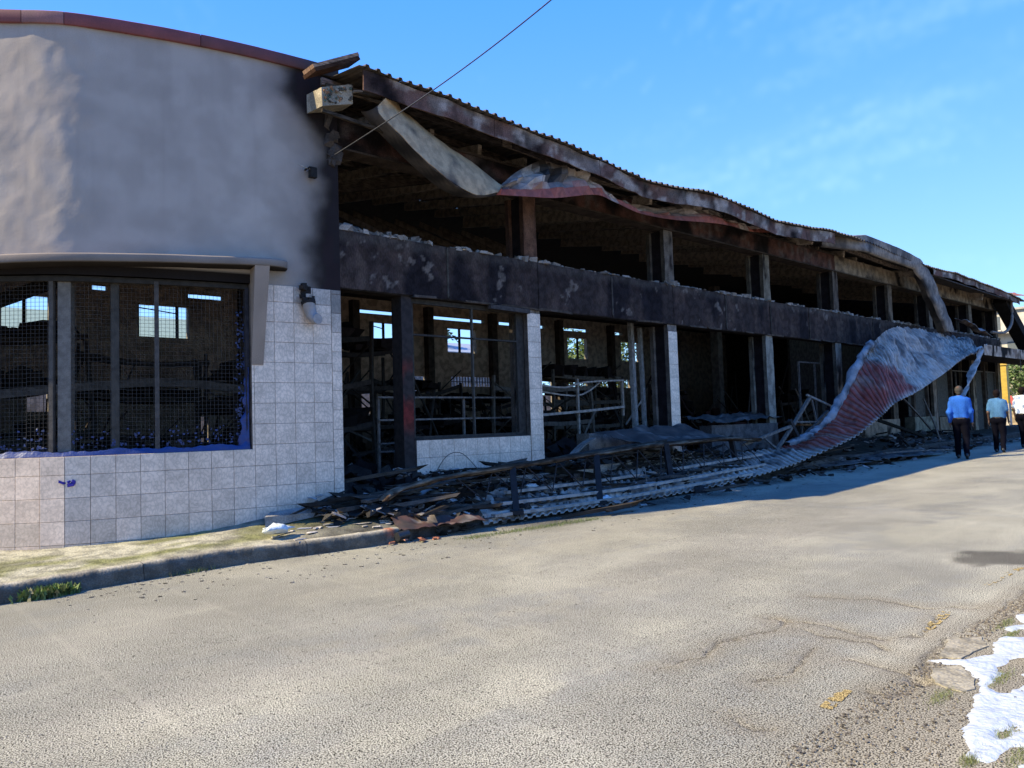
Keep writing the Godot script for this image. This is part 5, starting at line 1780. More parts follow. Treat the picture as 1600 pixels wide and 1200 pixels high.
# ---------------------------------------------------------------- people
func surf(g: G, caps: Array, k: float, cell: float, tint: Variant = null) -> void:   # smooth union of tapered capsules, meshed as surface nets
	var lo := Vector3.ONE * 99.0
	var hi := -lo
	for c in caps:
		for e in [[c[0], c[2]], [c[1], c[3]]]:
			lo = lo.min(e[0] - Vector3.ONE * (e[1] + k + cell * 2)); hi = hi.max(e[0] + Vector3.ONE * (e[1] + k + cell * 2))
	var n := Vector3i(((hi - lo) / cell).ceil()) + Vector3i.ONE
	var F := PackedFloat32Array()
	F.resize(n.x * n.y * n.z)
	F.fill(1.0)
	for c in caps:
		var a: Vector3 = c[0]
		var ab: Vector3 = c[1] - a
		var l2 := maxf(ab.length_squared(), 1e-9)
		var pad: float = maxf(c[2], c[3]) + k + cell * 1.5
		var p0 := Vector3i(((a.min(c[1]) - Vector3.ONE * pad - lo) / cell).floor()).clamp(Vector3i.ZERO, n - Vector3i.ONE)
		var p1 := Vector3i(((a.max(c[1]) + Vector3.ONE * pad - lo) / cell).ceil()).clamp(Vector3i.ZERO, n - Vector3i.ONE)
		for z in range(p0.z, p1.z + 1):
			for y in range(p0.y, p1.y + 1):
				var at := (z * n.y + y) * n.x
				for x in range(p0.x, p1.x + 1):
					var p := lo + Vector3(x, y, z) * cell - a
					var t := clampf(p.dot(ab) / l2, 0, 1)
					var d := (p - ab * t).length() - lerpf(c[2], c[3], t)
					var f := F[at + x]
					var h := clampf(0.5 + 0.5 * (f - d) / k, 0, 1)
					F[at + x] = lerpf(f, d, h) - k * h * (1 - h)
	var ids := {}
	var sy := n.x
	var sz := n.x * n.y
	var off := [0, 1, sy, sy + 1, sz, sz + 1, sz + sy, sz + sy + 1]
	var edges := [[0, 1], [2, 3], [4, 5], [6, 7], [0, 2], [1, 3], [4, 6], [5, 7], [0, 4], [1, 5], [2, 6], [3, 7]]
	for z in n.z - 1:
		for y in n.y - 1:
			for x in n.x - 1:
				var at := z * sz + y * sy + x
				var neg := 0
				for o in off:
					if F[at + o] < 0: neg += 1
				if neg == 0 or neg == 8: continue
				var sum := Vector3.ZERO
				var m := 0
				for e in edges:
					var fa := F[at + off[e[0]]]
					var fb := F[at + off[e[1]]]
					if (fa < 0) != (fb < 0):
						var t := fa / (fa - fb)
						var pa := Vector3(e[0] & 1, (e[0] >> 1) & 1, e[0] >> 2)
						var pb := Vector3(e[1] & 1, (e[1] >> 1) & 1, e[1] >> 2)
						sum += pa.lerp(pb, t)
						m += 1
				var p := lo + (Vector3(x, y, z) + sum / m) * cell
				var gx := F[at + 1] + F[at + 1 + sy] + F[at + 1 + sz] + F[at + 1 + sy + sz] - F[at] - F[at + sy] - F[at + sz] - F[at + sy + sz]
				var gyy := F[at + sy] + F[at + sy + 1] + F[at + sy + sz] + F[at + sy + sz + 1] - F[at] - F[at + 1] - F[at + sz] - F[at + sz + 1]
				var gz := F[at + sz] + F[at + sz + 1] + F[at + sz + sy] + F[at + sz + sy + 1] - F[at] - F[at + 1] - F[at + sy] - F[at + sy + 1]
				ids[at] = g.v.size()
				g.v.append(p); g.n.append(Vector3(gx, gyy, gz).normalized())
				g.k.append(tint.call(p) if tint != null else g.c)
	for at in ids:
		for ax in [[1, sy, sz], [sy, sz, 1], [sz, 1, sy]]:
			var fa := F[at]
			var fb := F[at + ax[0]]
			if (fa < 0) == (fb < 0): continue
			var q := [at, at - ax[1], at - ax[1] - ax[2], at - ax[2]]
			if not (ids.has(q[1]) and ids.has(q[2]) and ids.has(q[3])): continue
			var r := [ids[q[0]], ids[q[1]], ids[q[2]], ids[q[3]]]
			var m: Vector3 = (g.v[r[1]] - g.v[r[0]]).cross(g.v[r[2]] - g.v[r[0]])
			if m.dot(g.n[r[0]]) > 0: r.reverse()
			for j in [0, 1, 2, 0, 2, 3]: g.i.append(r[j])

func hand(g: G, wrist: Vector3, down: Vector3, side: Vector3, thumb: float) -> void:   # relaxed hand: palm, four bent fingers, thumb
	var fw := down.cross(side).normalized()
	var palm := wrist + down * 0.05
	var caps := [[wrist, palm + side * 0.018, 0.026, 0.022], [wrist, palm - side * 0.018, 0.026, 0.022], [palm + side * 0.02, palm + side * 0.02 + down * 0.04, 0.019, 0.016], [palm - side * 0.02, palm - side * 0.02 + down * 0.04, 0.019, 0.016]]
	for f in 4:
		var o := palm + side * (0.030 - f * 0.020) + down * 0.042
		var l: float = [0.036, 0.041, 0.038, 0.029][f]
		var a := o + down * l + fw * 0.006
		var b := a + (down + fw * 0.45).normalized() * l * 0.65
		caps.append([o, a, 0.0095, 0.0088]); caps.append([a, b, 0.0088, 0.0075])
		caps.append([b, b + (down * 0.7 + fw * 0.7).normalized() * l * 0.5, 0.0075, 0.0065])
	var tb := wrist + down * 0.025 + fw * 0.012 + side * 0.024 * thumb
	var tm := tb + (down * 0.8 + fw * 0.5 + side * 0.35 * thumb).normalized() * 0.042
	caps.append([tb, tm, 0.012, 0.010]); caps.append([tm, tm + (down + fw * 0.4).normalized() * 0.03, 0.010, 0.008])
	surf(g, caps, 0.006, 0.006)

func person(label: String, at: Vector3, turn: float, s: float, girth: float, shirt: Color, shirt2: Color, long_sleeves: bool, hair: Color, stride: float, skin: Color, arm: float) -> void:
	var t := thing("person", label, "person", at)
	t.basis = Basis(Vector3.UP, turn) * Basis.from_scale(Vector3(0.90, 1.0, 0.92) * s)
	# joints: forward is +z, the figure's left is +x
	var hipl := Vector3(0.095, 0.92, 0)
	var hipr := Vector3(-0.095, 0.92, 0)
	var kl := Vector3(0.105, 0.50, 0.10 * stride)
	var al := Vector3(0.11, 0.09, 0.16 * stride)
	var kr := Vector3(-0.105, 0.50, 0.02 * stride)
	var ar := Vector3(-0.115, 0.11, -0.20 * stride)
	var shl := Vector3(0.185, 1.42, -0.01)
	var shr := Vector3(-0.185, 1.42, -0.01)
	var el := Vector3(0.245, 1.14, -0.05 - 0.05 * stride)
	var wl := Vector3(0.25, 0.90, 0.02 - 0.06 * stride)
	var er := Vector3(-0.245, 1.14, -0.02 + 0.04 * stride)
	var wr := Vector3(-0.25, 0.90, 0.08 + 0.08 * stride)
	if arm > 0:   # the right forearm is raised in front of the body
		er = Vector3(-0.27, 1.15, 0.02); wr = Vector3(-0.12, 1.10, 0.24)
	var neck := Vector3(0, 1.49, -0.01)
	var head := Vector3(0, 1.64, 0.02)
	var g := G.new()
	g.c = skin
	var trunk := [[Vector3(-0.11, 1.41, -0.01), Vector3(0.11, 1.41, -0.01), 0.085, 0.085], [Vector3(-0.085, 1.30, 0.0), Vector3(0.085, 1.30, 0.0), 0.108 * girth, 0.108 * girth], [Vector3(-0.078, 1.18, 0.0), Vector3(0.078, 1.18, 0.0), 0.108 * girth, 0.108 * girth], [Vector3(-0.065 * girth, 1.08, 0.01), Vector3(0.065 * girth, 1.08, 0.01), 0.11 * girth, 0.11 * girth], [Vector3(-0.06, 0.94, 0), Vector3(0.06, 0.94, 0), 0.09 * girth, 0.09 * girth]]
	surf(g, trunk + [[hipl, kl, 0.065, 0.045], [kl, al, 0.045, 0.032], [hipr, kr, 0.065, 0.045], [kr, ar, 0.045, 0.032], [shl, el, 0.052, 0.042], [el, wl, 0.042, 0.028], [shr, er, 0.052, 0.042], [er, wr, 0.042, 0.028], [neck + Vector3(0, -0.06, 0), head + Vector3(0, -0.05, -0.02), 0.06, 0.052]], 0.04, 0.022)
	# head with face
	surf(g, [[head + Vector3(0, 0.035, -0.025), head + Vector3(0, 0.035, 0.02), 0.082, 0.08], [head + Vector3(0, -0.01, 0.01), head + Vector3(0, -0.075, 0.04), 0.068, 0.042], [head + Vector3(0, -0.1, -0.02), neck, 0.054, 0.056], [head + Vector3(0, 0.015, 0.10), head + Vector3(0, -0.022, 0.115), 0.010, 0.016], [head + Vector3(-0.02, -0.057, 0.085), head + Vector3(0.02, -0.057, 0.085), 0.012, 0.012], [head + Vector3(0.034, 0.022, 0.082), head + Vector3(0.034, 0.022, 0.083), 0.014, 0.014], [head + Vector3(-0.034, 0.022, 0.082), head + Vector3(-0.034, 0.022, 0.083), 0.014, 0.014], [head + Vector3(0.084, 0.03, -0.01), head + Vector3(0.080, -0.025, -0.003), 0.016, 0.011], [head + Vector3(-0.084, 0.03, -0.01), head + Vector3(-0.080, -0.025, -0.003), 0.016, 0.011]], 0.014, 0.008)
	var dl := (wl - el).normalized()
	var dr := (wr - er).normalized()
	hand(g, wl, dl, Vector3.BACK, 1.0)
	hand(g, wr, dr, Vector3.BACK, 1.0)
	put("body", g, M.skin, t)
	g = G.new()   # shirt
	var sc := trunk.slice(0, 4).map(func(c: Array) -> Array: return [c[0], c[1], c[2] + 0.022, c[3] + 0.022])
	sc.append([Vector3(-0.075 * girth, 0.99, 0.0), Vector3(0.075 * girth, 0.99, 0.0), 0.128 * girth, 0.128 * girth])
	for a in [[shl, el, wl], [shr, er, wr]]:
		if long_sleeves:
			sc.append([a[0], a[1], 0.074, 0.060]); sc.append([a[1], a[2] + (a[1] - a[2]) * 0.06, 0.060, 0.045])
		else:
			sc.append([a[0], a[0].lerp(a[1], 0.72), 0.074, 0.070])
	sc.append([neck + Vector3(0, -0.04, 0), neck + Vector3(0, 0.0, 0.0), 0.070, 0.066])
	surf(g, sc, 0.06, 0.018, func(p: Vector3) -> Color:
		var f := 1 + 0.20 * N(p.x * 3, p.y * 1.2, p.z * 3 + at.x, 1.5)
		var c := shirt.lerp(shirt2, sstep(0.05, 0.25, N(p.x * 2.5, p.y * 2.5, p.z * 2.5, 2.2)))
		return Color(c.r * f, c.g * f, c.b * f))
	for q in g.v.size():   # folds
		var p := g.v[q]
		g.v[q] = p + g.n[q] * 0.018 * N(p.x * 1.5 + p.y, p.y * 2.2, p.z * 1.5, 2.6)
	put("shirt", g, M.cloth, t)
	g = G.new()   # trousers
	g.c = Color(0.006, 0.007, 0.011)
	surf(g, [[Vector3(-0.075, 0.93, -0.01), Vector3(0.075, 0.93, -0.01), 0.142 * girth, 0.142 * girth], [hipl, kl, 0.122, 0.084], [kl, al + Vector3(0, 0.0, 0), 0.080, 0.070], [hipr, kr, 0.122, 0.084], [kr, ar, 0.080, 0.070]], 0.03, 0.02)
	for q in g.v.size():
		var p := g.v[q]
		g.v[q] = p + g.n[q] * 0.010 * N(p.x * 2, p.y * 2.0, p.z * 2, 2.2)
	put("trousers", g, M.cloth, t)
	g = G.new()
	g.c = Color(0.03, 0.022, 0.018)
	for q in 12:
		var a := TAU * q / 12
		var b := TAU * (q + 1) / 12
		var r := Vector2(0.205 + 0.03 * (girth - 1), 0.138 * girth + 0.012)
		g.bar(Vector3(cos(a) * r.x, 0.985, sin(a) * r.y), Vector3(cos(b) * r.x, 0.985, sin(b) * r.y), 0.012, 0.035)
	put("belt", g, M.plastic, t)
	for f in [[al, 0.0], [ar, 0.35]]:
		g = G.new()
		g.c = Color(0.014, 0.012, 0.012)
		var o: Vector3 = f[0]
		var b := Basis(Vector3.RIGHT, f[1])
		surf(g, [[o + b * Vector3(0, -0.045, -0.05), o + b * Vector3(0, -0.05, 0.13), 0.042, 0.038], [o + b * Vector3(0, -0.01, -0.03), o + b * Vector3(0, -0.04, 0.05), 0.045, 0.036]], 0.02, 0.014)
		put("shoe", g, M.plastic, t)
	g = G.new()   # hair as a close cap over the back and top of the skull
	surf(g, [[head + Vector3(0, 0.045, -0.035), head + Vector3(0, 0.06, 0.015), 0.096, 0.085], [head + Vector3(0, -0.03, -0.045), head + Vector3(0, 0.02, -0.04), 0.068, 0.088]], 0.02, 0.012, func(p: Vector3) -> Color:
		var d := (p - head - Vector3(0.015, 0.10, -0.10)).length()
		return hair.lerp(skin * 1.1, 0.6 * (1 - sstep(0.025, 0.045, d)) if hair.r > 0.03 else 0.0))
	put("hair", g, M.cloth, t)

func people() -> void:
	person("man in royal blue long sleeved shirt walking away, grey hair and bald spot", Vector3(15.4, road_y(15.4, 3.6), 3.6), PI / 2 + 0.22, 1.02, 0.93, Color(0.03, 0.115, 0.45), Color(0.026, 0.10, 0.39), true, Color(0.06, 0.056, 0.054), 1.0, Color(0.12, 0.065, 0.045), 0.0)
	person("stocky man in greyish teal short sleeved shirt walking away", Vector3(18.05, road_y(18.05, 3.7), 3.7), PI / 2 + 0.1, 0.96, 1.04, Color(0.07, 0.165, 0.31), Color(0.06, 0.145, 0.28), false, Color(0.012, 0.011, 0.011), 0.7, Color(0.075, 0.04, 0.028), 0.0)
	person("man in white checked shirt at the right edge of the picture", Vector3(20.45, road_y(20.45, 3.7), 3.7), PI / 2 - 0.3, 1.0, 1.05, Color(0.72, 0.76, 0.82), Color(0.20, 0.26, 0.42), false, Color(0.012, 0.011, 0.011), 0.6, Color(0.08, 0.045, 0.03), 1.0)

# ---------------------------------------------------------------- beyond the hall
func tree(called: String, label: String, at: Vector3, h: float, r: float, tone: Color, group := "trees behind the hall") -> void:
	var t := thing(called, label, "tree", at, group)
	var g := G.new()
	g.c = Color(0.10, 0.075, 0.055)
	g.tube(along([Vector3.ZERO, Vector3(0.1, h * 0.3, 0.1), Vector3(0, h * 0.75, 0)], 8), 0.05 * r + 0.08, 0.05, 8)
	for q in 7:
		var a := TAU * q / 7.0 + rng.randf()
		g.tube([Vector3(0, h * (0.35 + 0.05 * q), 0), Vector3(cos(a) * r * 0.6, h * (0.5 + 0.06 * q), sin(a) * r * 0.6)], 0.06, 0.02, 5)
	put("trunk", g, M.wood, t)
	g = G.new()
	var clumps := []
	for q in 26:
		var d := Vector3(rng.randfn(), rng.randfn() * 0.8, rng.randfn()).normalized() * pow(rng.randf(), 0.45)
		clumps.append([Vector3(d.x * r, h * 0.68 + d.y * h * 0.32, d.z * r), r * rng.randf_range(0.22, 0.42), rng.randf_range(0.6, 1.35)])
	for c in clumps:
		for q in 150:
			var d := Vector3(rng.randfn(), rng.randfn(), rng.randfn()).normalized() * pow(rng.randf(), 0.4)
			var p: Vector3 = c[0] + d * c[1]
			var k := rng.randf_range(0.07, 0.17) * (0.6 + 0.15 * r)
			var b := Basis.from_euler(Vector3(rng.randf() * TAU, rng.randf() * TAU, 0))
			g.c = jit(tone * c[2], 0.35)
			g.tri(p + b * Vector3(-k, 0, -k * 0.4), p + b * Vector3(k, 0.03, -k * 0.3), p + b * Vector3(0, 0, k))
	put("crown", g, M.leaf, t)

func palm(label: String, at: Vector3, h: float) -> void:
	var t := thing("palm_tree", label, "palm tree", at)
	var g := G.new()
	g.c = Color(0.16, 0.13, 0.10)
	g.tube(along([Vector3.ZERO, Vector3(0.15, h * 0.5, 0), Vector3(0.1, h, 0.1)], 10), 0.16, 0.10, 8)
	put("trunk", g, M.wood, t)
	for q in 15:
		g = G.new()
		var a := TAU * q / 15.0 + rng.randf_range(-0.15, 0.15)
		var up := rng.randf_range(-0.2, 0.9)
		var dir := Vector3(cos(a), 0, sin(a))
		var len := rng.randf_range(1.7, 2.4)
		var pts := along([Vector3(0.1, h, 0.1), Vector3(0.1, h + 0.35 * up + 0.2, 0.1) + dir * len * 0.5, Vector3(0.1, h - 0.9 + 0.8 * up, 0.1) + dir * len], 14)
		g.c = jit(Color(0.07, 0.11, 0.03), 0.3)
		for s in 13:
			var side := dir.cross(Vector3.UP)
			for e in [-1, 1]:
				var p: Vector3 = pts[s]
				var l := 0.55 * sin(PI * (s + 1.5) / 16.0)
				g.tri(p, pts[s + 1], p + side * e * l + dir * 0.22 + Vector3(0, -0.25 * l, 0))
		put("frond", g, M.leaf, t)

func far_things() -> void:
	# buildings behind the hall, seen through its back windows
	var t := thing("warehouse", "pale green roofed warehouse seen through the left back window", "building", Vector3(4.6, 0.2, -27))
	var g := G.new()
	g.c = Color(0.45, 0.44, 0.40)
	g.span(-6, 5, 0, 5.4, -8, 0)
	put("wall", g, M.concrete, t)
	g = G.new()
	g.c = Color(0.36, 0.43, 0.28)
	g.corners([Vector3(-6.4, 5.3, 0.5), Vector3(5.3, 5.3, 0.5), Vector3(5.3, 7.6, -5), Vector3(-6.4, 7.6, -5), Vector3(-6.4, 5.4, 0.5), Vector3(5.3, 5.4, 0.5), Vector3(5.3, 7.7, -5), Vector3(-6.4, 7.7, -5)])
	for q in 30: g.span(-6.4 + q * 0.4, -6.36 + q * 0.4, 5.40, 5.44, 0.44, 0.52)
	put("roof", g, M.paint, t)
	t = thing("grey_shed", "long grey corrugated shed behind the hall, seen through the middle back windows", "building", Vector3(20, 0.4, -27))
	g = G.new()
	for q in 90:
		g.c = jit(Color(0.34, 0.35, 0.36), 0.12)
		g.box(Vector3(-7.5 + q * 0.2, 2.9, 0.02 * (q % 2)), Vector3(0.199, 5.8, 0.1))
	put("wall", g, M.concrete, t)
	g = G.new()
	g.c = Color(0.40, 0.42, 0.44)
	g.corners([Vector3(-8, 5.7, 0.6), Vector3(11, 5.7, 0.6), Vector3(11, 7.0, -5), Vector3(-8, 7.0, -5), Vector3(-8, 5.82, 0.6), Vector3(11, 5.82, 0.6), Vector3(11, 7.12, -5), Vector3(-8, 7.12, -5)])
	put("roof", g, M.paint, t)
	for q in 4:
		g = G.new()
		g.c = Color(0.05, 0.06, 0.07)
		g.span(-6 + q * 4, -4.6 + q * 4, 2.4, 3.6, 0.12, 0.16)
		put("window", g, M.paint, t)
	palm("slender palm tree behind the hall, seen through the second back window", Vector3(23.5, 0.4, -30), 7.6)
	tree("leafy_tree", "bright green tree seen through the third narrow back window", Vector3(33.5, 0.6, -27), 8.5, 3.6, Color(0.16, 0.22, 0.05))
	tree("leafy_tree", "paler green tree seen through the back window nearest the second tiled column", Vector3(40.5, 0.6, -28), 8.0, 3.6, Color(0.13, 0.18, 0.06))
	tree("leafy_tree", "low dark tree behind the left end of the grey shed", Vector3(11.5, 0.4, -24), 5.0, 2.2, Color(0.09, 0.13, 0.05))
	t = thing("boundary_wall", "pale boundary wall behind the hall, seen through the low back openings", "wall", Vector3(0, 0.3, -19))
	for q in 14:
		g = G.new()
		g.c = jit(Color(0.55, 0.52, 0.46), 0.15)
		g.span(-12 + q * 4, -8.02 + q * 4, -0.2, 2.9, -0.15, 0)
		put("wall_panel", g, M.concrete, t)
	# beyond the right end of the hall
	t = thing("apartment_block", "white apartment block with rows of dark windows beyond the hall's far corner", "building", Vector3(82, 0.6, -14))
	g = G.new()
	g.c = Color(0.62, 0.62, 0.58)
	g.span(-3, 12, 0, 10.5, -6, 4)
	put("wall", g, M.plaster, t)
	for f in 4:
		for w in 6:
			g = G.new()
			g.c = Color(0.10, 0.12, 0.13)
			g.span(-3.04, -3.0, 1.2 + f * 2.5, 2.5 + f * 2.5, -5.2 + w * 1.5, -4.2 + w * 1.5)
			var win := put("window", g, M.paint, t)
			g = G.new()
			g.c = Color(0.66, 0.66, 0.62)
			g.span(-3.2, -3.0, 1.08 + f * 2.5, 1.18 + f * 2.5, -5.3 + w * 1.5, -4.1 + w * 1.5)
			put("sill", g, M.plaster, win)
		g = G.new()
		g.c = Color(0.58, 0.57, 0.53)
		g.span(-4.0, -3.0, 0.75 + f * 2.5, 0.9 + f * 2.5, -6, 4)
		put("balcony_slab", g, M.plaster, t)
	g = G.new()
	g.c = Color(0.5, 0.5, 0.48)
	g.span(-3.3, 12.2, 10.5, 10.7, -6.2, 4.2)
	put("roof", g, M.plaster, t)
	t = thing("low_house", "low cream house in front of the white apartment block", "building", Vector3(64, 0.6, -8))
	g = G.new()
	g.c = Color(0.60, 0.56, 0.45)
	g.span(0, 8, 0, 4.4, -3, 3)
	put("wall", g, M.plaster, t)
	g = G.new()
	g.c = Color(0.45, 0.46, 0.44)
	g.corners([Vector3(-0.5, 4.3, 3.4), Vector3(8.4, 4.3, 3.4), Vector3(8.4, 5.4, 0), Vector3(-0.5, 5.4, 0), Vector3(-0.5, 4.4, 3.4), Vector3(8.4, 4.4, 3.4), Vector3(8.4, 5.5, 0), Vector3(-0.5, 5.5, 0)])
	g.corners([Vector3(-0.5, 5.4, 0), Vector3(8.4, 5.4, 0), Vector3(8.4, 4.3, -3.4), Vector3(-0.5, 4.3, -3.4), Vector3(-0.5, 5.5, 0), Vector3(8.4, 5.5, 0), Vector3(8.4, 4.4, -3.4), Vector3(-0.5, 4.4, -3.4)])
	put("roof", g, M.paint, t)
	for w in 3:
		g = G.new()
		g.c = Color(0.08, 0.09, 0.09)
		g.span(-0.04, 0.0, 1.4, 2.7, -2.2 + w * 1.7, -1.2 + w * 1.7)
		put("window", g, M.paint, t)
	tree("street_tree", "small green tree beyond the far end of the standing awning", Vector3(58, 0.6, -4.6), 4.6, 2.4, Color(0.12, 0.17, 0.05), "trees at the end of the street")
	tree("street_tree", "dark tree on the skyline between the block and the cream house", Vector3(72, 0.6, -15), 9.5, 3.4, Color(0.06, 0.09, 0.035), "trees at the end of the street")
	tree("street_tree", "broad tree further down the street at the picture's right edge", Vector3(66, 0.6, 1.0), 6.0, 3.0, Color(0.10, 0.14, 0.05), "trees at the end of the street")
	t = thing("yellow_pillar", "bright yellow painted pillar beyond the hall's far corner", "pillar", Vector3(43.0, 0.66, -2.72))
	g = G.new()
	g.c = Color(0.58, 0.38, 0.05)
	g.span(-0.2, 0.2, 1.3, 3.4, -0.22, 0.22)
	put("shaft", g, M.paint, t)
	g = G.new()
	g.c = Color(0.55, 0.53, 0.48)
	g.span(-0.22, 0.22, 0, 1.298, -0.24, 0.24)
	put("base", g, M.concrete, t)
	g = G.new()
	g.c = Color(0.60, 0.38, 0.06)
	g.span(-0.26, 0.26, 3.402, 3.5, -0.28, 0.28)
	put("cap", g, M.paint, t)
	t = thing("striped_hoarding", "red and white slanting striped hoarding beyond the hall's end", "fence", Vector3(46, 0.66, -2.9))
	for q in 7:
		g = G.new()
		g.c = Color(0.55, 0.10, 0.09) if q % 2 == 0 else Color(0.70, 0.68, 0.64)
		g.bar(Vector3(0, 0.5, 0.1 + q * 0.24), Vector3(0, 1.75, -0.35 + q * 0.24), 0.05, 0.20, Vector3.BACK)
		put("stripe_board", g, M.paint, t)
	for z in [-0.4, 1.6]:
		g = G.new()
		g.c = Color(0.2, 0.2, 0.2)
		g.span(0.05, 0.12, 0, 1.9, z - 0.04, z + 0.04)
		put("post", g, M.steel, t)
	t = thing("garden_wall", "sunlit sandy block wall at the end of the street, past the hall", "wall", Vector3(48, 0.6, -2))
	for q in 6:
		g = G.new()
		g.c = jit(Color(0.50, 0.42, 0.29), 0.15)
		g.span(0, 0.2, 0, 0.9, -5 + q * 2.0, -3.01 + q * 2.0)
		put("wall_panel", g, M.concrete, t)
	tag(hedge(Vector3(49.2, 0.6, -2)), "green hedge above the sandy block wall past the hall's end", "hedge")

func hedge(at: Vector3) -> Node3D:
	var g := G.new()
	for q in 2600:
		var p := Vector3(rng.randf_range(0, 0.9), rng.randf_range(0.6, 1.9) + 0.2 * N(q, 0, 0, 0.3), rng.randf_range(-5, 7))
		var b := Basis.from_euler(Vector3(rng.randf() * TAU, rng.randf() * TAU, 0))
		var k := rng.randf_range(0.06, 0.14)
		g.c = jit(Color(0.12, 0.18, 0.05), 0.5)
		g.tri(p + b * Vector3(-k, 0, -k * 0.4), p + b * Vector3(k, 0.02, -k * 0.3), p + b * Vector3(0, 0, k))
	var o := put("hedge", g, M.leaf)
	o.position = at
	return o

# ---------------------------------------------------------------- cable, foam, markings, weeds
func small_things() -> void:
	var g := G.new()
	g.c = Color(0.03, 0.03, 0.032)
	var pts := []
	for q in 40:
		var f := q / 39.0
		pts.append(Vector3(-0.30, 5.53, 0.40).lerp(Vector3(-0.62, 5.95, 6.9), f) + Vector3(0.33 * sin(PI * f) * 0.9, 0.10 * sin(PI * f), 0))
	g.tube(pts, 0.0075, -1, 6)
	tag(put("overhead_cable", g, M.plastic), "single dark overhead cable running up from the grey wall's sooted edge", "cable")
	# white foam along the verge
	var ring := [Vector2(-0.77, 8.35), Vector2(-0.80, 8.46), Vector2(-0.75, 8.55), Vector2(-0.90, 8.62), Vector2(-0.99, 8.70), Vector2(-1.19, 8.75), Vector2(-1.28, 8.73), Vector2(-1.44, 8.80), Vector2(-1.72, 8.85), Vector2(-1.97, 8.91), Vector2(-2.10, 8.95), Vector2(-2.12, 9.06), Vector2(-2.3, 9.20), Vector2(-2.3, 9.5), Vector2(-1.2, 9.45), Vector2(0.2, 9.1), Vector2(1.3, 8.9), Vector2(0.95, 8.64), Vector2(0.64, 8.53), Vector2(0.56, 8.46), Vector2(0.38, 8.56), Vector2(0.22, 8.49), Vector2(0.09, 8.59), Vector2(-0.17, 8.55), Vector2(-0.45, 8.58), Vector2(-0.67, 8.53)]
	var islands := [[-1.72, 9.03, 0.07, 0.022], [-0.92, 8.84, 0.13, 0.05], [-0.60, 8.80, 0.13, 0.045], [0.05, 8.62, 0.06, 0.015], [-1.98, 9.12, 0.10, 0.022]]
	var poly := PackedVector2Array(ring)
	var step := 0.014
	var P := {}
	var ok := {}
	for j in 90:
		for i in 270:
			var p := Vector2(-2.35 + i * step, 8.3 + j * step)
			var d := 9.0
			for e in ring.size():
				d = minf(d, p.distance_to(Geometry2D.get_closest_point_to_segment(p, ring[e], ring[(e + 1) % ring.size()])))
			if not Geometry2D.is_point_in_polygon(p, poly): d = -d
			for s in islands:
				d = minf(d, (Vector2((p.x - s[0]) / s[2], (p.y - s[1] - 0.18 * (s[0] - p.x) * 0.0) / s[3]).length() - 1) * s[3])
			d += 0.022 * N(p.x, p.y, 2, 3.0) + 0.012 * N(p.x, p.y, 5, 9.0)
			P[Vector2i(i, j)] = Vector3(p.x, road_y(p.x, p.y) - 0.006 + 0.016 * sstep(0.0, 0.05, d) + 0.008 * N(p.x, p.y, 9, 2.0) + 0.003 * N(p.x, p.y, 3, 7.0), p.y)
			ok[Vector2i(i, j)] = d > -0.004
	g = G.new()
	g.c = Color(0.47, 0.49, 0.50)
	var id := {}
	for key in P:
		if not ok[key]: continue
		id[key] = g.v.size()
		var px: Vector3 = P.get(key + Vector2i(1, 0), P[key] + Vector3(step, 0, 0)) - P.get(key - Vector2i(1, 0), P[key] - Vector3(step, 0, 0))
		var pz: Vector3 = P.get(key + Vector2i(0, 1), P[key] + Vector3(0, 0, step)) - P.get(key - Vector2i(0, 1), P[key] - Vector3(0, 0, step))
		g.v.append(P[key]); g.n.append(pz.cross(px).normalized()); g.k.append(g.c)
	for key in id:
		var a: Vector2i = key
		if id.has(a + Vector2i(1, 0)) and id.has(a + Vector2i(0, 1)) and id.has(a + Vector2i(1, 1)):
			for q in [a, a + Vector2i(1, 0), a + Vector2i(1, 1), a, a + Vector2i(1, 1), a + Vector2i(0, 1)]: g.i.append(id[q])
	var foam := put("foam_puddle", g, M.foam)
	tag(foam, "white fire fighting foam spread along the right hand verge", "foam")
	# worn yellow lane dashes
	for d in [["worn yellow road dash nearest the camera", [-1.88, 8.26], [-1.52, 8.21], 0.075, 0.5], ["worn yellow road dash beside the cracked asphalt, second from the camera", [-0.16, 8.14], [0.43, 8.09], 0.07, 0.35], ["faint yellow road dash farthest from the camera", [1.45, 8.06], [2.4, 8.08], 0.07, 0.05]]:
		g = G.new()
		var n := 60
		for i in n:
			for w in 12:
				var f := (i + 0.5) / n
				var x: float = lerpf(d[1][0], d[2][0], f)
				var z: float = lerpf(d[1][1], d[2][1], f) + (w - 5.5) / 12.0 * d[3]
				if N(x, z, 3, 14.0) + 0.3 * N(x, z, 8, 3.0) > d[4] - 0.3 - 0.5 * absf(w - 5.5) / 6.0 * 0.5: continue
				var sx: float = (d[2][0] - d[1][0]) / n * 0.55
				var sz: float = d[3] / 12.0 * 0.55
				g.c = jit(Color(0.60, 0.45, 0.20), 0.2)
				g.quad(Vector3(x - sx, road_y(x - sx, z + sz) + 0.004, z + sz), Vector3(x + sx, road_y(x + sx, z + sz) + 0.004, z + sz), Vector3(x + sx, road_y(x + sx, z - sz) + 0.004, z - sz), Vector3(x - sx, road_y(x - sx, z - sz) + 0.004, z - sz))
		var mk := put("road_marking", g, M.road)
		tag(mk, d[0], "road marking")
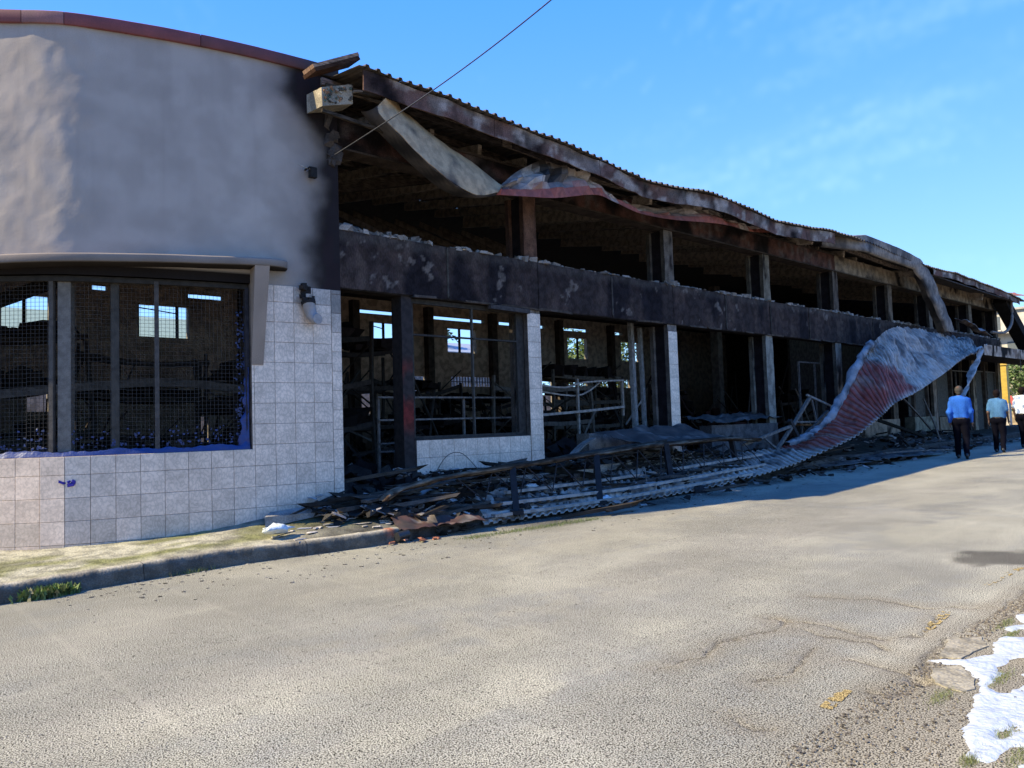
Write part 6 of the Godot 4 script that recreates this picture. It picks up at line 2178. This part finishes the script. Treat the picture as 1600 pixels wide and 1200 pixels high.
	# broken edge slabs of old concrete beside the foam
	for s in [["buff slab of old concrete at the road edge, the far one beside the foam", [Vector2(-0.28, 8.33), Vector2(-0.11, 8.47), Vector2(-0.31, 8.555), Vector2(-0.66, 8.51), Vector2(-0.69, 8.40)]], ["buff slab of old concrete at the road edge, the near one beside the foam", [Vector2(-0.94, 8.45), Vector2(-0.80, 8.555), Vector2(-0.99, 8.685), Vector2(-1.17, 8.735), Vector2(-1.24, 8.69), Vector2(-1.17, 8.54)]]]:
		var pl := PackedVector2Array()
		for e in s[1].size():
			for q in 6:
				var p: Vector2 = s[1][e].lerp(s[1][(e + 1) % s[1].size()], q / 6.0)
				pl.append(p + Vector2(N(p.x, p.y, 1, 6.0), N(p.x, p.y, 4, 6.0)) * 0.012)
		g = G.new()
		g.c = Color(0.40, 0.35, 0.255)
		g.prism(pl, func(x: float, z: float) -> float: return gy(x) + 0.03 * sstep(8.2, 9.4, z), 0.006)
		tag(put("edge_slab", g, M.path), s[0], "slab")
	# an old stone post at the picture's right edge
	g = G.new()
	var PP := []
	for r in 8:
		var row := PackedVector3Array()
		for q in 13:
			var a := TAU * q / 12
			var y := 0.34 * r / 7.0
			row.append(Vector3(-0.40, 0.10 + y, 8.895) + Vector3(cos(a) * 0.09, 0, sin(a) * 0.045) * (1 + 0.2 * N(cos(a), y * 3, sin(a), 1.0)) * (1.0 if r < 6 else 0.75))
		PP.append(row)
	g.c = Color(0.36, 0.32, 0.26)
	g.grid(PP, [], true, false)
	tag(put("stub_post", g, M.path), "short weathered concrete post at the right edge beyond the foam", "post")
	# weeds
	weeds("kerb_weeds", "leafy green weeds growing at the kerb on the left", 520, func() -> Vector3:
		var x := -3.98 + 0.10 * rng.randfn()
		return Vector3(x, gy(x), kz(x) + 0.02 + 0.05 * absf(rng.randfn())), 0.05, 0.13, Color(0.14, 0.19, 0.05))
	weeds("kerb_weeds", "few small weeds at the foot of the kerb, right of the leafy ones", 120, func() -> Vector3:
		var x := -2.55 + 0.13 * rng.randfn()
		return Vector3(x, gy(x), kz(x) + 0.03 + 0.03 * absf(rng.randfn())), 0.03, 0.07, Color(0.13, 0.17, 0.05))
	weeds("edge_grass", "strip of short green grass on the road edge before the fallen awning", 2400, func() -> Vector3:
		var f := rng.randf()
		var x := lerpf(0.6, 2.9, f) + 0.1 * rng.randfn()
		var z := lerpf(2.18, 2.5, f) + 0.07 * rng.randfn()
		return Vector3(x, road_y(x, z), z), 0.02, 0.05, Color(0.12, 0.17, 0.035))
	weeds("verge_grass", "tufts of thin grass on the verge beside the white foam", 3400, func() -> Vector3:
		var c: Array = [[-1.36, 8.64, 0.12, 0.03], [-1.72, 9.03, 0.13, 0.03], [-1.92, 9.14, 0.16, 0.03], [0.30, 8.50, 0.14, 0.025], [0.05, 8.60, 0.10, 0.02], [-0.90, 8.79, 0.12, 0.03], [-2.10, 9.0, 0.06, 0.02]][rng.randi() % 7]
		var x: float = c[0] + c[2] * rng.randfn() * 0.7
		var z: float = c[1] + c[3] * rng.randfn() * 0.8
		return Vector3(x, road_y(x, z), z), 0.008, 0.028, Color(0.20, 0.23, 0.08))

func weeds(called: String, label: String, count: int, spot: Callable, h0: float, h1: float, tone: Color) -> void:
	var g := G.new()
	for q in count:
		var p: Vector3 = spot.call()
		var h := rng.randf_range(h0, h1)
		var a := rng.randf() * TAU
		var d := Vector3(cos(a), 0, sin(a))
		var lean := Vector3(rng.randf_range(-0.6, 0.6), 1, rng.randf_range(-0.6, 0.6)).normalized() * h
		g.c = jit(tone, 0.5)
		if rng.randf() < 0.15: g.c = Color(0.28, 0.24, 0.11)
		var w := h * (0.10 if h1 < 0.1 else 0.28)
		g.tri(p - d * w * 0.5, p + d * w * 0.5, p + lean)
		if h1 > 0.1: g.tri(p + lean * 0.5 - d * w, p + lean * 0.6 + d * w, p + lean * 1.1)
	var o := put(called, g, M.leaf)
	tag(o, label, "weeds")
	o.set_meta("kind", "stuff")
